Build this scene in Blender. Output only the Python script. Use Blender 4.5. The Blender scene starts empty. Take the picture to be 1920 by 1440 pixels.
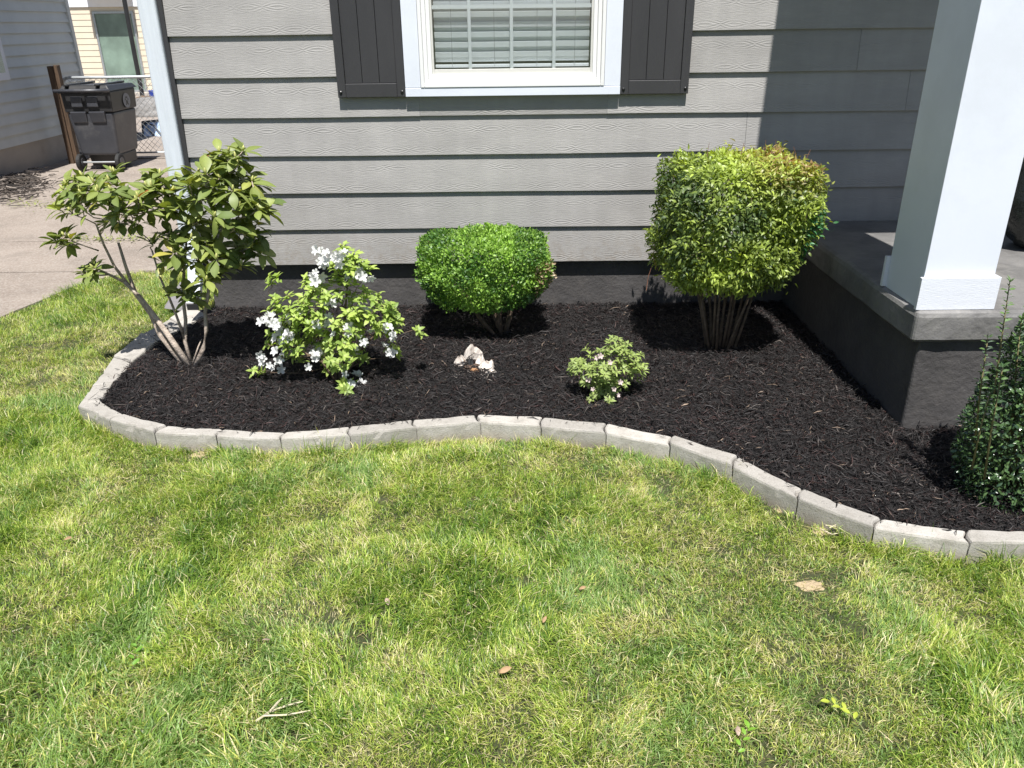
import bpy, math, random
import numpy as np
from mathutils import Vector, Matrix
rng = np.random.default_rng(7); random.seed(7)
S = bpy.context.scene; COL = S.collection
# ------------------------------------------------------------ camera
CAMH = 1.6; FPX = 1500.0; TH = math.radians(24.25); RO = math.atan(40/3330)
Fv = Vector((0, math.cos(TH), -math.sin(TH))); R0 = Vector((1, 0, 0)); U0 = Vector((0, math.sin(TH), math.cos(TH)))
Rv = R0*math.cos(RO) - U0*math.sin(RO); Uv = U0*math.cos(RO) + R0*math.sin(RO)
cd = bpy.data.cameras.new('camera'); cam = bpy.data.objects.new('camera', cd); COL.objects.link(cam)
cd.sensor_width = 36; cd.lens = 36*FPX/1920; cd.clip_start = 0.05; cd.clip_end = 1000
cam.matrix_world = Matrix(((Rv.x, Uv.x, -Fv.x, 0), (Rv.y, Uv.y, -Fv.y, 0), (Rv.z, Uv.z, -Fv.z, CAMH), (0, 0, 0, 1)))
S.camera = cam
# ------------------------------------------------------------ light
sv = Vector((0.085, -1.0, 2.05)).normalized(); el = math.asin(sv.z)
W = bpy.data.worlds.new('World'); S.world = W; W.use_nodes = True
wn = W.node_tree.nodes; sky = wn.new('ShaderNodeTexSky'); sky.sky_type = 'NISHITA'; sky.sun_disc = False
sky.sun_elevation = el; sky.sun_rotation = math.atan2(sv.x, sv.y); sky.air_density = 1.0; sky.dust_density = 1.0; sky.ozone_density = 3.0
bg = wn['Background']; bg.inputs['Strength'].default_value = 0.063; W.node_tree.links.new(sky.outputs[0], bg.inputs[0])
sl = bpy.data.lights.new('sun', 'SUN'); sl.energy = 5.0; sl.angle = math.radians(0.5); sl.color = (1, .975, .94)
so = bpy.data.objects.new('sun', sl); COL.objects.link(so); so.rotation_euler = sv.to_track_quat('Z', 'Y').to_euler(); so.location = (2, -6, 8)
S.view_settings.view_transform = 'Standard'; S.view_settings.look = 'None'; S.view_settings.gamma = 1
S.view_settings.use_curve_mapping = False; S.view_settings.exposure = 0.72
S.cycles.max_bounces = 6; S.cycles.transparent_max_bounces = 8

# ------------------------------------------------------------ layout helpers: real points on real planes
def ray(x, y): return Fv + Rv*((x-960)/FPX) + Uv*((720-y)/FPX)
def atz(x, y, z=0.0):
    d = ray(x, y); t = (z-CAMH)/d.z; return Vector((d.x*t, d.y*t, z))
def aty(x, y, Y):
    d = ray(x, y); t = Y/d.y; return Vector((d.x*t, Y, CAMH+d.z*t))
def atx(x, y, X):
    d = ray(x, y); t = X/d.x; return Vector((X, d.y*t, CAMH+d.z*t))

# ------------------------------------------------------------ noise
_perm = rng.random((64, 64))
def vnoise(x, y, s=1.0, o=0.0):
    x = np.asarray(x)*s+o*7.13+100; y = np.asarray(y)*s+o*3.71+100
    xi = np.floor(x).astype(int); yi = np.floor(y).astype(int); fx = x-xi; fy = y-yi
    fx = fx*fx*(3-2*fx); fy = fy*fy*(3-2*fy)
    g = lambda a, b: _perm[a % 64, b % 64]
    return (g(xi, yi)*(1-fx)+g(xi+1, yi)*fx)*(1-fy)+(g(xi, yi+1)*(1-fx)+g(xi+1, yi+1)*fx)*fy
def fbm(x, y, s, o=0.0): return (vnoise(x, y, s, o)+.5*vnoise(x, y, s*2.1, o+1)+.25*vnoise(x, y, s*4.3, o+2))/1.75
def inpoly(x, y, poly):
    r = np.zeros(len(x), bool); n = len(poly)
    for i in range(n):
        x1, y1 = poly[i][:2]; x2, y2 = poly[(i+1) % n][:2]
        if y1 == y2: continue
        c = ((y1 > y) != (y2 > y)) & (x < (x2-x1)*(y-y1)/(y2-y1)+x1); r ^= c
    return r

# ------------------------------------------------------------ object helpers
def link(o, parent=None):
    COL.objects.link(o)
    if parent is not None: o.parent = parent
    return o
def tag(o, label=None, cat=None, group=None, kind=None):
    if label: o['label'] = label
    if cat: o['category'] = cat
    if group: o['group'] = group
    if kind: o['kind'] = kind
    return o
def empty(name, loc, label, cat, group=None):
    o = bpy.data.objects.new(name, None); o.location = loc; o.empty_display_size = .1; link(o); return tag(o, label, cat, group)
def root_loc(p):
    v = Vector((0, 0, 0))
    while p is not None: v = v + Vector(p.location); p = p.parent
    return v
class MB:
    def __init__(s): s.v = []; s.f = []
    def add(s, vs, fs):
        n = len(s.v); s.v += [tuple(p) for p in vs]; s.f += [tuple(i+n for i in f) for f in fs]; return s
    def box(s, x0, x1, y0, y1, z0, z1):
        return s.add([(x0,y0,z0),(x1,y0,z0),(x1,y1,z0),(x0,y1,z0),(x0,y0,z1),(x1,y0,z1),(x1,y1,z1),(x0,y1,z1)],
                     [(0,3,2,1),(4,5,6,7),(0,1,5,4),(1,2,6,5),(2,3,7,6),(3,0,4,7)])
    def hexa(s, p): return s.add(p, [(0,3,2,1),(4,5,6,7),(0,1,5,4),(1,2,6,5),(2,3,7,6),(3,0,4,7)])
    def tube(s, pts, r, n=6):
        pts = [Vector(p) for p in pts]; rr = r if isinstance(r, (list, tuple)) else [r]*len(pts)
        vs = []; fs = []; ref = Vector((0.3, 0.2, 1)).normalized()
        for i, p in enumerate(pts):
            d = (pts[min(i+1, len(pts)-1)]-pts[max(i-1, 0)]); d = d.normalized() if d.length > 1e-9 else Vector((0,0,1))
            if abs(d.dot(ref)) > .98: ref = Vector((1, .1, 0)).normalized()
            a = d.cross(ref).normalized(); b = d.cross(a)
            for k in range(n):
                t = 2*math.pi*k/n; vs.append(p+(a*math.cos(t)+b*math.sin(t))*rr[i])
        for i in range(len(pts)-1):
            for k in range(n): fs.append((i*n+k, i*n+(k+1) % n, (i+1)*n+(k+1) % n, (i+1)*n+k))
        fs.append(tuple(range(n-1, -1, -1))); fs.append(tuple((len(pts)-1)*n+k for k in range(n)))
        return s.add(vs, fs)
    def build(s, name, m, parent=None, bevel=0, smooth=False, world=True, seg=2):
        me = bpy.data.meshes.new(name); off = root_loc(parent) if (parent is not None and world) else Vector((0,0,0))
        me.from_pydata([(x-off.x, y-off.y, z-off.z) for x, y, z in s.v], [], s.f); me.validate(); me.update()
        me.materials.append(m); o = bpy.data.objects.new(name, me); link(o, parent)
        if smooth:
            for p in me.polygons: p.use_smooth = True
        if bevel:
            b = o.modifiers.new('bevel', 'BEVEL'); b.width = bevel; b.segments = seg; b.limit_method = 'ANGLE'
        return o
def npmesh(name, V, Fc, k, mat, parent=None, col=None, smooth=False):
    """V (n,3) numpy, Fc (m,k) faces all with k corners"""
    me = bpy.data.meshes.new(name); off = np.array(root_loc(parent)) if parent is not None else 0
    V = (V-off).astype(np.float32)
    me.vertices.add(len(V)); me.vertices.foreach_set('co', V.ravel())
    m = len(Fc); me.loops.add(m*k); me.polygons.add(m)
    me.loops.foreach_set('vertex_index', Fc.astype(np.int32).ravel())
    me.polygons.foreach_set('loop_start', np.arange(0, m*k, k, dtype=np.int32))
    me.polygons.foreach_set('loop_total', np.full(m, k, dtype=np.int32))
    if smooth: me.polygons.foreach_set('use_smooth', np.ones(m, dtype=bool))
    me.update(calc_edges=True)
    if col is not None:
        a = me.attributes.new('col', 'FLOAT_COLOR', 'POINT')
        c = np.ones((len(V), 4), np.float32); c[:, :3] = col; a.data.foreach_set('color', c.ravel())
    me.materials.append(mat); o = bpy.data.objects.new(name, me); link(o, parent); return o

# ------------------------------------------------------------ materials
class NT:
    def __init__(s, name):
        s.m = bpy.data.materials.new(name); s.m.use_nodes = True; s.t = s.m.node_tree; s.b = s.t.nodes['Principled BSDF']; s.out = s.t.nodes['Material Output']
    def n(s, ty, **kw):
        o = s.t.nodes.new(ty)
        for k, v in kw.items():
            if k in o.inputs.keys() if isinstance(k, str) else False: o.inputs[k].default_value = v
            else: setattr(o, k, v)
        return o
    def l(s, a, b): s.t.links.new(a, b)
    def math(s, op, a, b=None, clamp=False):
        o = s.t.nodes.new('ShaderNodeMath'); o.operation = op; o.use_clamp = clamp
        for i, x in enumerate((a, b)):
            if x is None: continue
            if isinstance(x, (int, float)): o.inputs[i].default_value = x
            else: s.l(x, o.inputs[i])
        return o.outputs[0]
    def mix(s, f, a, b):
        o = s.t.nodes.new('ShaderNodeMix'); o.data_type = 'RGBA'
        for i, x in ((0, f), (6, a), (7, b)):
            if isinstance(x, (int, float)): o.inputs[i].default_value = x
            elif isinstance(x, tuple): o.inputs[i].default_value = (*x, 1)
            else: s.l(x, o.inputs[i])
        return o.outputs[2]
    def pos(s, scale=(1, 1, 1)):
        g = s.t.nodes.new('ShaderNodeNewGeometry'); mp = s.t.nodes.new('ShaderNodeMapping'); mp.inputs['Scale'].default_value = scale
        s.l(g.outputs['Position'], mp.inputs[0]); return mp.outputs[0]
    def noise(s, scale, vec=None, detail=4, rough=.6):
        o = s.t.nodes.new('ShaderNodeTexNoise'); o.inputs['Scale'].default_value = scale; o.inputs['Detail'].default_value = detail; o.inputs['Roughness'].default_value = rough
        s.l(vec if vec is not None else s.pos(), o.inputs['Vector']); return o.outputs['Fac']
    def ramp(s, f, stops):
        o = s.t.nodes.new('ShaderNodeValToRGB'); e = o.color_ramp.elements
        while len(e) < len(stops): e.new(.5)
        for i, (p, c) in enumerate(stops): e[i].position = p; e[i].color = (*(c if isinstance(c, tuple) else (c,)*3), 1)
        s.l(f, o.inputs[0]); return o.outputs[0]
    def bump(s, h, dist, strength=1.0, prev=None):
        o = s.t.nodes.new('ShaderNodeBump'); o.inputs['Distance'].default_value = dist; o.inputs['Strength'].default_value = strength
        s.l(h, o.inputs['Height'])
        if prev is not None: s.l(prev, o.inputs['Normal'])
        return o.outputs[0]
def simple(name, c, rough=.6, var=.15, scale=6, bump=0, bscale=60, vscale=(1, 1, 1), dirt=None, dscale=3, metal=0, spec=None):
    t = NT(name); v = t.pos(vscale); nz = t.noise(scale, v)
    lo = tuple(x*(1-var) for x in c); hi = tuple(min(1, x*(1+var)) for x in c)
    out = t.ramp(nz, [(.3, lo), (.7, hi)])
    if dirt:
        d = t.ramp(t.noise(dscale, v, 6, .7), [(.5, 0.0), (.68, 1.0)]); out = t.mix(t.math('MULTIPLY', d, dirt[1]), out, dirt[0])
    t.l(out, t.b.inputs['Base Color']); t.b.inputs['Roughness'].default_value = rough; t.b.inputs['Metallic'].default_value = metal
    if spec is not None: t.b.inputs['Specular IOR Level'].default_value = spec
    if bump: t.l(t.bump(t.noise(bscale, v, 5, .65), bump), t.b.inputs['Normal'])
    return t.m

def siding_mat():
    t = NT('grey_wood_grain_siding'); g = t.n('ShaderNodeNewGeometry'); sp = t.n('ShaderNodeSeparateXYZ'); t.l(g.outputs['Position'], sp.inputs[0])
    oi = t.n('ShaderNodeObjectInfo')
    x = sp.outputs[0]; z = sp.outputs[2]
    nzw = t.noise(9, t.pos(), 3)
    u = t.math('ADD', t.math('ADD', t.math('DIVIDE', x, .15), t.math('MULTIPLY', oi.outputs['Random'], 9)), t.math('MULTIPLY', nzw, .22))
    w = t.math('FRACT', t.math('DIVIDE', t.math('SUBTRACT', z, .357), .2))        # 0 at the butt, 1 at top of the reveal
    hs = None
    for c0, sh in ((.66, 0.0), (.14, .5)):
        uu = t.math('ADD', u, sh)
        dv = t.math('ABSOLUTE', t.math('SUBTRACT', w, c0))
        lens = t.math('ABSOLUTE', t.math('SINE', t.math('MULTIPLY', uu, math.pi)))
        q = t.math('SUBTRACT', t.math('MULTIPLY', dv, 10.0), t.math('MULTIPLY', lens, .85))
        wav = t.math('SINE', t.math('MULTIPLY', q, 10.5))
        win = t.math('MAXIMUM', t.math('SUBTRACT', 1.0, t.math('MULTIPLY', dv, 8.5)), 0.0)
        k = t.math('MULTIPLY', wav, t.math('POWER', win, .6))
        hs = k if hs is None else t.math('ADD', hs, k)
    fade = t.ramp(t.noise(4.5, t.pos((1, 1, 1.6)), 3), [(.38, .08), (.62, 1.0)])
    hs = t.math('MULTIPLY', hs, fade)
    fine = t.noise(26, t.pos((1, 1, 9)), 4)
    n1 = t.bump(fine, .0016); n2 = t.bump(hs, .0006, 1, n1)
    t.l(n2, t.b.inputs['Normal'])
    c = t.ramp(t.noise(2.3, t.pos((1, 1, 2.5)), 5, .65), [(.3, (.268, .258, .246)), (.7, (.318, .307, .293))])
    c = t.mix(t.math('MULTIPLY', t.ramp(t.noise(5, t.pos((1, 1, 4)), 6, .7), [(.52, 0.0), (.75, 1.0)]), .35), c, (.38, .365, .345))
    c = t.mix(t.math('MULTIPLY', t.math('MAXIMUM', t.math('MULTIPLY', hs, -1), 0.0), .09), c, (.16, .155, .15))
    low = t.math('SUBTRACT', 1.0, t.math('DIVIDE', t.math('SUBTRACT', z, .36), .22), True)
    c = t.mix(t.math('MULTIPLY', t.math('MULTIPLY', low, t.ramp(t.noise(30, None, 5, .75), [(.45, 0.0), (.62, 1.0)])), .5), c, (.20, .165, .13))
    sm = t.ramp(t.noise(3, t.pos((3, 3, .5)), 4, .6), [(.42, .95), (.62, 1.02)]); m2 = t.n('ShaderNodeMix', data_type='RGBA', blend_type='MULTIPLY'); m2.inputs[0].default_value = 1; t.l(c, m2.inputs[6]); t.l(sm, m2.inputs[7]); c = m2.outputs[2]
    rv = t.math('ADD', t.math('MULTIPLY', oi.outputs['Random'], .12), .96)
    hv = t.n('ShaderNodeHueSaturation'); t.l(c, hv.inputs['Color']); t.l(rv, hv.inputs['Value'])
    t.l(hv.outputs[0], t.b.inputs['Base Color']); t.b.inputs['Roughness'].default_value = .62; return t.m
def leaf_mat(name, rough=.42, trans=.3, tgain=(1.5, 1.6, .6), bump=True, spec=.5):
    t = NT(name); a = t.n('ShaderNodeAttribute', attribute_name='col')
    c = a.outputs['Color']; t.b.inputs['Roughness'].default_value = rough; t.b.inputs['Specular IOR Level'].default_value = spec
    t.l(c, t.b.inputs['Base Color'])
    tr = t.n('ShaderNodeBsdfTranslucent'); mm = t.n('ShaderNodeMix', data_type='RGBA', blend_type='MULTIPLY'); mm.inputs[0].default_value = 1
    t.l(c, mm.inputs[6]); mm.inputs[7].default_value = (*tgain, 1); t.l(mm.outputs[2], tr.inputs[0])
    ms = t.n('ShaderNodeMixShader'); ms.inputs[0].default_value = trans
    t.l(t.b.outputs[0], ms.inputs[1]); t.l(tr.outputs[0], ms.inputs[2]); t.l(ms.outputs[0], t.out.inputs[0])
    return t.m
M = {}
M['siding'] = siding_mat()
M['foundation'] = simple('dark_grey_foundation_paint', (.064, .060, .059), .6, .22, 5, .006, 38, dirt=((.11, .10, .092), .35), dscale=9)
M['slab'] = simple('worn_grey_porch_paint', (.16, .155, .15), .5, .3, 4, .004, 30, dirt=((.25, .24, .225), .7), dscale=5)
M['white'] = simple('white_trim_paint', (.64, .67, .73), .5, .02, 4, .0003, 50, dirt=((.45, .47, .5), .22), dscale=2.2)
M['white_grain'] = simple('white_grained_trim', (.68, .70, .75), .55, .03, 8, .0015, 40, vscale=(1, 1, 14))
M['white_vgrain'] = simple('white_vertical_grain', (.56, .60, .64), .55, .06, 8, .0012, 40, vscale=(10, 10, .7), dirt=((.55, .57, .6), .25))
M['vinyl'] = simple('cream_white_vinyl', (.72, .72, .71), .35, .02, 4, 0, dirt=((.6, .56, .45), .15))
M['shutter'] = simple('charcoal_shutter_plastic', (.035, .034, .036), .45, .12, 5, .0008, 80, vscale=(1, 1, .3))
M['screw'] = simple('black_screw', (.012, .012, .012), .3, .1)
M['blind'] = simple('white_blind', (.80, .83, .85), .5, .03)
M['blindedge'] = simple('blind_cord', (.3, .31, .32), .6, .05)
M['dark'] = simple('dark_room', (.03, .03, .032), .9, .1)
M['muntin'] = simple('muntin_vinyl', (.62, .65, .66), .4, .03)
def stone_mat():
    t = NT('concrete_edging'); oi = t.n('ShaderNodeObjectInfo')
    c = t.ramp(t.noise(14, None, 6, .7), [(.25, (.27, .248, .215)), (.5, (.385, .36, .322)), (.8, (.46, .435, .40))])
    sp = t.n('ShaderNodeSeparateXYZ'); g = t.n('ShaderNodeNewGeometry'); t.l(g.outputs['Position'], sp.inputs[0])
    st = t.ramp(t.noise(7, None, 6, .75), [(.56, 0.0), (.7, 1.0)]); c = t.mix(t.math('MULTIPLY', st, .55), c, (.16, .145, .12))
    low = t.math('SUBTRACT', 1.0, t.math('DIVIDE', sp.outputs[2], .05), True)   # soil splash on the foot of the stones
    c = t.mix(t.math('MULTIPLY', low, t.math('MULTIPLY', t.noise(20), .9)), c, (.24, .17, .09))
    pit = t.ramp(t.noise(160, None, 3, .7), [(.33, 0.0), (.42, 1.0)]); c = t.mix(t.math('MULTIPLY', t.math('SUBTRACT', 1.0, pit), .5), c, (.13, .12, .10))
    hv = t.n('ShaderNodeHueSaturation'); t.l(c, hv.inputs['Color']); t.l(t.math('ADD', t.math('MULTIPLY', oi.outputs['Random'], .34), .80), hv.inputs['Value'])
    t.l(hv.outputs[0], t.b.inputs['Base Color']); t.b.inputs['Roughness'].default_value = .85
    n1 = t.bump(t.noise(140, None, 5, .8), .0030); n2 = t.bump(t.noise(22, None, 4, .6), .0025, 1, n1); t.l(n2, t.b.inputs['Normal']); return t.m
M['stone'] = stone_mat()
def drive_mat():
    t = NT('weathered_driveway_concrete')
    c = t.ramp(t.noise(1.6, None, 7, .7), [(.3, (.205, .165, .135)), (.7, (.30, .25, .21))])
    sp_ = t.ramp(t.noise(70, None, 3, .6), [(.42, 0.0), (.66, 1.0)]); c = t.mix(t.math('MULTIPLY', sp_, .5), c, (.44, .40, .355))
    st = t.ramp(t.noise(2.4, None, 6, .75), [(.5, 0.0), (.68, 1.0)]); c = t.mix(t.math('MULTIPLY', st, .45), c, (.15, .13, .11))
    t.l(c, t.b.inputs['Base Color']); t.b.inputs['Roughness'].default_value = .9
    t.l(t.bump(t.noise(90, None, 5, .7), .006), t.b.inputs['Normal']); return t.m
M['drive'] = drive_mat()
def lawnsoil_mat():
    t = NT('lawn_soil')
    c = t.ramp(t.noise(9, None, 7, .75), [(.3, (.045, .065, .018)), (.55, (.10, .11, .04)), (.8, (.25, .20, .10))])
    f = t.ramp(t.noise(220, None, 3, .7), [(.35, .55), (.65, 1.0)]); mm = t.n('ShaderNodeMix', data_type='RGBA', blend_type='MULTIPLY'); mm.inputs[0].default_value = 1
    t.l(c, mm.inputs[6]); t.l(f, mm.inputs[7]); t.l(mm.outputs[2], t.b.inputs['Base Color']); t.b.inputs['Roughness'].default_value = .95
    t.l(t.bump(t.noise(150, None, 5, .8), .012), t.b.inputs['Normal']); return t.m
M['soil'] = lawnsoil_mat()
M['sand'] = simple('dry_sandy_soil', (.44, .34, .21), .95, .25, 25, .008, 120)
def mulch_mat(name='black_mulch'):
    t = NT(name); a = t.n('ShaderNodeAttribute', attribute_name='col'); t.l(a.outputs['Color'], t.b.inputs['Base Color'])
    t.b.inputs['Roughness'].default_value = .55; t.b.inputs['Specular IOR Level'].default_value = .45; return t.m
M['mulchbits'] = mulch_mat()
M['mulch'] = simple('black_mulch_bed', (.012, .010, .010), .9, .5, 60, .02, 120)
M['grass'] = leaf_mat('grass_blade', .42, .34, (1.3, 1.4, .6), spec=.5)
M['leaf'] = leaf_mat('soft_leaf', .45, .32)
M['waxy'] = leaf_mat('waxy_leaf', .3, .15, spec=.5)
M['petal'] = leaf_mat('petal', .6, .35, (1, 1, 1), spec=.2)
M['bark'] = simple('pale_bark', (.46, .38, .31), .85, .3, 22, .006, 70, dirt=((.13, .09, .07), .85), dscale=26)
M['bark_dark'] = simple('brown_bark', (.13, .09, .06), .85, .4, 30, .003, 90)
M['twig'] = simple('green_brown_twig', (.14, .12, .05), .7, .3, 20)
M['bin'] = simple('charcoal_bin_plastic', (.048, .050, .058), .38, .15, 4, .001, 30, dirt=((.16, .155, .15), .5), spec=.6)
M['lid'] = simple('black_bin_lid', (.025, .025, .026), .4, .2, 4)
M['rubber'] = simple('black_rubber', (.015, .015, .015), .7, .2)
M['emblem'] = simple('bin_emblem_print', (.26, .27, .29), .6, .05)
M['galv'] = simple('galvanised_steel', (.45, .47, .48), .4, .1, 12, metal=.7)
M['wood'] = simple('weathered_fence_wood', (.09, .055, .032), .8, .35, 12, .004, 60, vscale=(6, 6, .5))
M['ngrey'] = simple('neighbour_grey_siding', (.60, .62, .60), .6, .06, 3, .001, 40)
M['nfound'] = simple('neighbour_painted_foundation', (.42, .38, .335), .75, .1, 3, .004, 40, dirt=((.25, .21, .17), .5))
M['ncream'] = simple('cream_siding', (.66, .58, .45), .6, .05, 3)
M['nwhite'] = simple('neighbour_white_trim', (.74, .76, .80), .5, .03)
M['doorgreen'] = simple('faded_green_door', (.17, .235, .19), .5, .35, 1.6)
M['black'] = simple('black_metal', (.02, .02, .021), .45, .2)
M['blue'] = simple('blue_plastic', (.02, .05, .30), .4, .15)
M['ltblue'] = simple('pale_blue_plastic', (.36, .48, .66), .5, .1, 5, dirt=((.6, .62, .65), .4))
M['gravel'] = simple('grey_gravel', (.2, .19, .18), .9, .4, 8, .03, 20)
M['roof'] = simple('grey_shingle', (.09, .09, .095), .9, .3, 10)
M['red'] = simple('red_paint', (.22, .02, .02), .5, .1)
M['splash'] = simple('grey_splash_board', (.17, .16, .165), .7, .12, 10, .002, 50, vscale=(1, 6, 6))
M['bag'] = simple('black_plastic_bag', (.012, .014, .013), .22, .2, 4, .02, 9)
M['fell'] = simple('pale_weathered_wood', (.58, .52, .46), .85, .35, 22, .010, 60, vscale=(1, 1, .35), dirt=((.14, .08, .05), 1.0), dscale=30)
M['orange'] = simple('orange_rotten_wood', (.30, .16, .08), .9, .4, 40, .006, 80)
M['dryleaf'] = simple('dry_leaf_brown', (.33, .21, .11), .7, .3, 30)
M['drypink'] = simple('dry_leaf_pale', (.34, .25, .19), .7, .25, 30)
def glass_mat():
    t = NT('window_glass'); gl = t.n('ShaderNodeBsdfGlossy'); gl.inputs['Roughness'].default_value = .01; gl.inputs[0].default_value = (.9, .93, .95, 1)
    tr = t.n('ShaderNodeBsdfTransparent'); tr.inputs[0].default_value = (.97, .98, .98, 1)
    fr = t.n('ShaderNodeLayerWeight'); fr.inputs[0].default_value = .5; ms = t.n('ShaderNodeMixShader')
    t.l(t.math('ADD', t.math('MULTIPLY', t.math('POWER', fr.outputs[1], 4), .9), .13, True), ms.inputs[0]); t.l(tr.outputs[0], ms.inputs[1]); t.l(gl.outputs[0], ms.inputs[2]); t.l(ms.outputs[0], t.out.inputs[0]); return t.m
M['glass'] = glass_mat()

# ============================================================ SETTING
ZS = .085   # top of the edging stones
outer_px = [(352,574),(318,596),(266,624),(213,668),(172,722),(145,760),(205,787),(289,810),(405,816),(526,822),(656,815),(781,800),(901,790),(1015,798),(1137,809),(1257,833),(1375,875),(1497,934),(1640,988),(1820,1015)]
inner_px = [(392,592),(345,614),(296,640),(247,680),(208,720),(187,752),(230,777),(311,797),(417,804),(534,810),(656,800),(774,787),(895,777),(1018,781),(1137,792),(1261,817),(1383,856),(1505,916),(1652,971),(1813,994)]
OUT = [atz(x, y, ZS) for x, y in outer_px]; INN = [atz(x, y, ZS) for x, y in inner_px]
for i in range(5):
    a = OUT[-1]; OUT.append(a+Vector((.265, -.012-.01*i, 0))); INN.append(INN[-1]+Vector((.265, -.012-.01*i, 0)))
MID = [(a+b)/2 for a, b in zip(OUT, INN)]
bed = [(p.x, p.y) for p in MID] + [(MID[-1].x, 2.95), (1.62, 2.95), (1.62, 4.52), (-1.78, 4.52)]
bed_out = [(p.x, p.y) for p in OUT] + [(OUT[-1].x, 2.95), (1.62, 2.95), (1.62, 4.6), (-1.84, 4.6)]

# ground: one sheet to the horizon
g = MB(); R_ = 400
g.add([(-R_, -R_, -.012), (R_, -R_, -.012), (R_, R_, -.012), (-R_, R_, -.012)], [(0, 1, 2, 3)])
tag(g.build('ground', M['soil']), 'bare soil ground under the lawn', kind='structure')
# driveway: slabs with recessed joints
dl = empty('driveway', (0, 0, 0), None, None); tag(dl, 'weathered concrete driveway between the two houses', kind='structure')
ledge = [(-3.12, 4.2), (-3.09, 4.585), (-3.00, 4.95), (-2.93, 5.25), (-2.80, 5.45), (-2.45, 5.58), (-1.9, 5.6)]
def slab(pts, h=.018, z=0):
    n = len(pts); m = MB(); m.add([(x, y, z-.05) for x, y in pts]+[(x, y, z+h) for x, y in pts], [tuple(range(n-1, -1, -1)), tuple(range(n, 2*n))]+[(i, (i+1) % n, n+(i+1) % n, n+i) for i in range(n)]); return m
slab([(-5.9, -6), (-4.0, -6), (-3.6, 1.5), (-3.25, 3.2), (-3.15, 4.2)]+ledge[1:5]+[(-2.62, 5.55), (-5.9, 5.55)]).build('concrete_slab', M['drive'], dl)
slab([(-5.9, 5.565), (-1.95, 5.565), (-1.95, 6.45), (-5.9, 6.45)]).build('concrete_slab', M['drive'], dl)
slab([(-5.9, 6.465), (-1.95, 6.465), (-1.95, 10.9), (-5.9, 10.9)]).build('concrete_slab', M['drive'], dl)
slab([(-14, 10.93), (-1.2, 10.93), (-1.2, 13.6), (-14, 13.6)], .03).build('concrete_slab', M['drive'], dl)
slab([(-14, 13.62), (-1.2, 13.62), (-1.2, 21.7), (-14, 21.7)], .03).build('concrete_slab', M['drive'], dl)

# lawn base with gentle relief
def hgt(x, y): return .012*(fbm(x, y, 1.3, 3)-.5)
nx, ny = 150, 140; gx = np.linspace(-5.2, 5.2, nx); gy = np.linspace(-1.0, 5.62, ny); X, Y = np.meshgrid(gx, gy, indexing='ij')
V = np.stack([X.ravel(), Y.ravel(), hgt(X.ravel(), Y.ravel())], 1)
I = np.arange(nx*ny).reshape(nx, ny); Fq = np.stack([I[:-1, :-1], I[1:, :-1], I[1:, 1:], I[:-1, 1:]], -1).reshape(-1, 4)
cx = V[Fq].mean(1)
drive_poly = [(-6, -7), (-4.0, -7), (-3.6, 1.5), (-3.25, 3.2), (-3.15, 4.2)]+ledge[1:5]+[(-2.62, 5.56), (-1.7, 5.56), (-1.7, 12), (-6, 12)]
keep = ~inpoly(cx[:, 0], cx[:, 1], bed) & ~((cx[:, 0] > -1.75) & (cx[:, 1] > 4.5)) & ~((cx[:, 0] > 1.64) & (cx[:, 1] > 2.96)) & (cx[:, 1] < 5.56)
tag(npmesh('lawn', V, Fq[keep], 4, M['soil'], smooth=True), 'thatchy soil of the front lawn', kind='structure')

# ------------------------------------------------------------ HOUSE
YW = 4.45; YF = 4.50; XL = -1.745
house = empty('house', (0, YW, 0), 'grey lap sided house with white trimmed window and dark foundation', 'house')
MB().box(XL, 1.62, YF, YF+.2, -.1, .40).build('foundation', M['foundation'], house, .004)
MB().box(XL, XL+.18, YF+.203, 12, -.1, .40).build('foundation', M['foundation'], house)
# sheathing behind the planks, with the window opening
WX0, WX1, WZ0, WZ1 = -.40, .43, 1.39, 2.45
sh = MB(); sh.box(XL+.02, WX0-.01, YW+.03, YW+.06, .37, 3.0); sh.box(WX1+.01, 6, YW+.03, YW+.06, .37, 3.0)
sh.box(WX0-.008, WX1+.008, YW+.03, YW+.06, .37, WZ0-.01); sh.box(WX0-.008, WX1+.008, YW+.03, YW+.06, WZ1+.01, 3.0)
sh.build('wall_sheathing', M['dark'], house)
rm = MB(); rm.box(WX0-.3, WX1+.3, YW+.9, YW+.92, 1.0, 2.9); rm.box(WX0-.32, WX0-.3, YW+.062, YW+.9, 1.0, 2.9); rm.box(WX1+.3, WX1+.32, YW+.062, YW+.9, 1.0, 2.9)
rm.box(WX0-.3, WX1+.3, YW+.062, YW+.9, .98, 1.0); rm.box(WX0-.3, WX1+.3, YW+.062, YW+.9, 2.9, 2.92); rm.build('room_lining', M['dark'], house)
def plank(x0, x1, k, wob=0):
    z0 = .357+.2*k; z1 = z0+.222; n = max(2, int((x1-x0)/.25)); vs = []; fs = []
    for i in range(n+1):
        x = x0+(x1-x0)*i/n; w = .0012*math.sin(x*2.1+k*1.7)+.0008*math.sin(x*5.3+k)
        # section: back-bottom, front-bottom, front-bottom arris, front-top, back-top
        sec = [(YW+.020, z0+w), (YW+.0015, z0+w), (YW, z0+.0025+w), (YW+.0185, z1), (YW+.0265, z1)]
        vs += [(x, y, z) for y, z in sec]
    for i in range(n):
        for j in range(5): fs.append((i*5+j, i*5+(j+1) % 5, (i+1)*5+(j+1) % 5, (i+1)*5+j))
    fs += [(4, 3, 2, 1, 0), tuple(n*5+j for j in range(5))]
    m = MB(); m.add(vs, [tuple(reversed(f)) for f in fs]); return m
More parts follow.
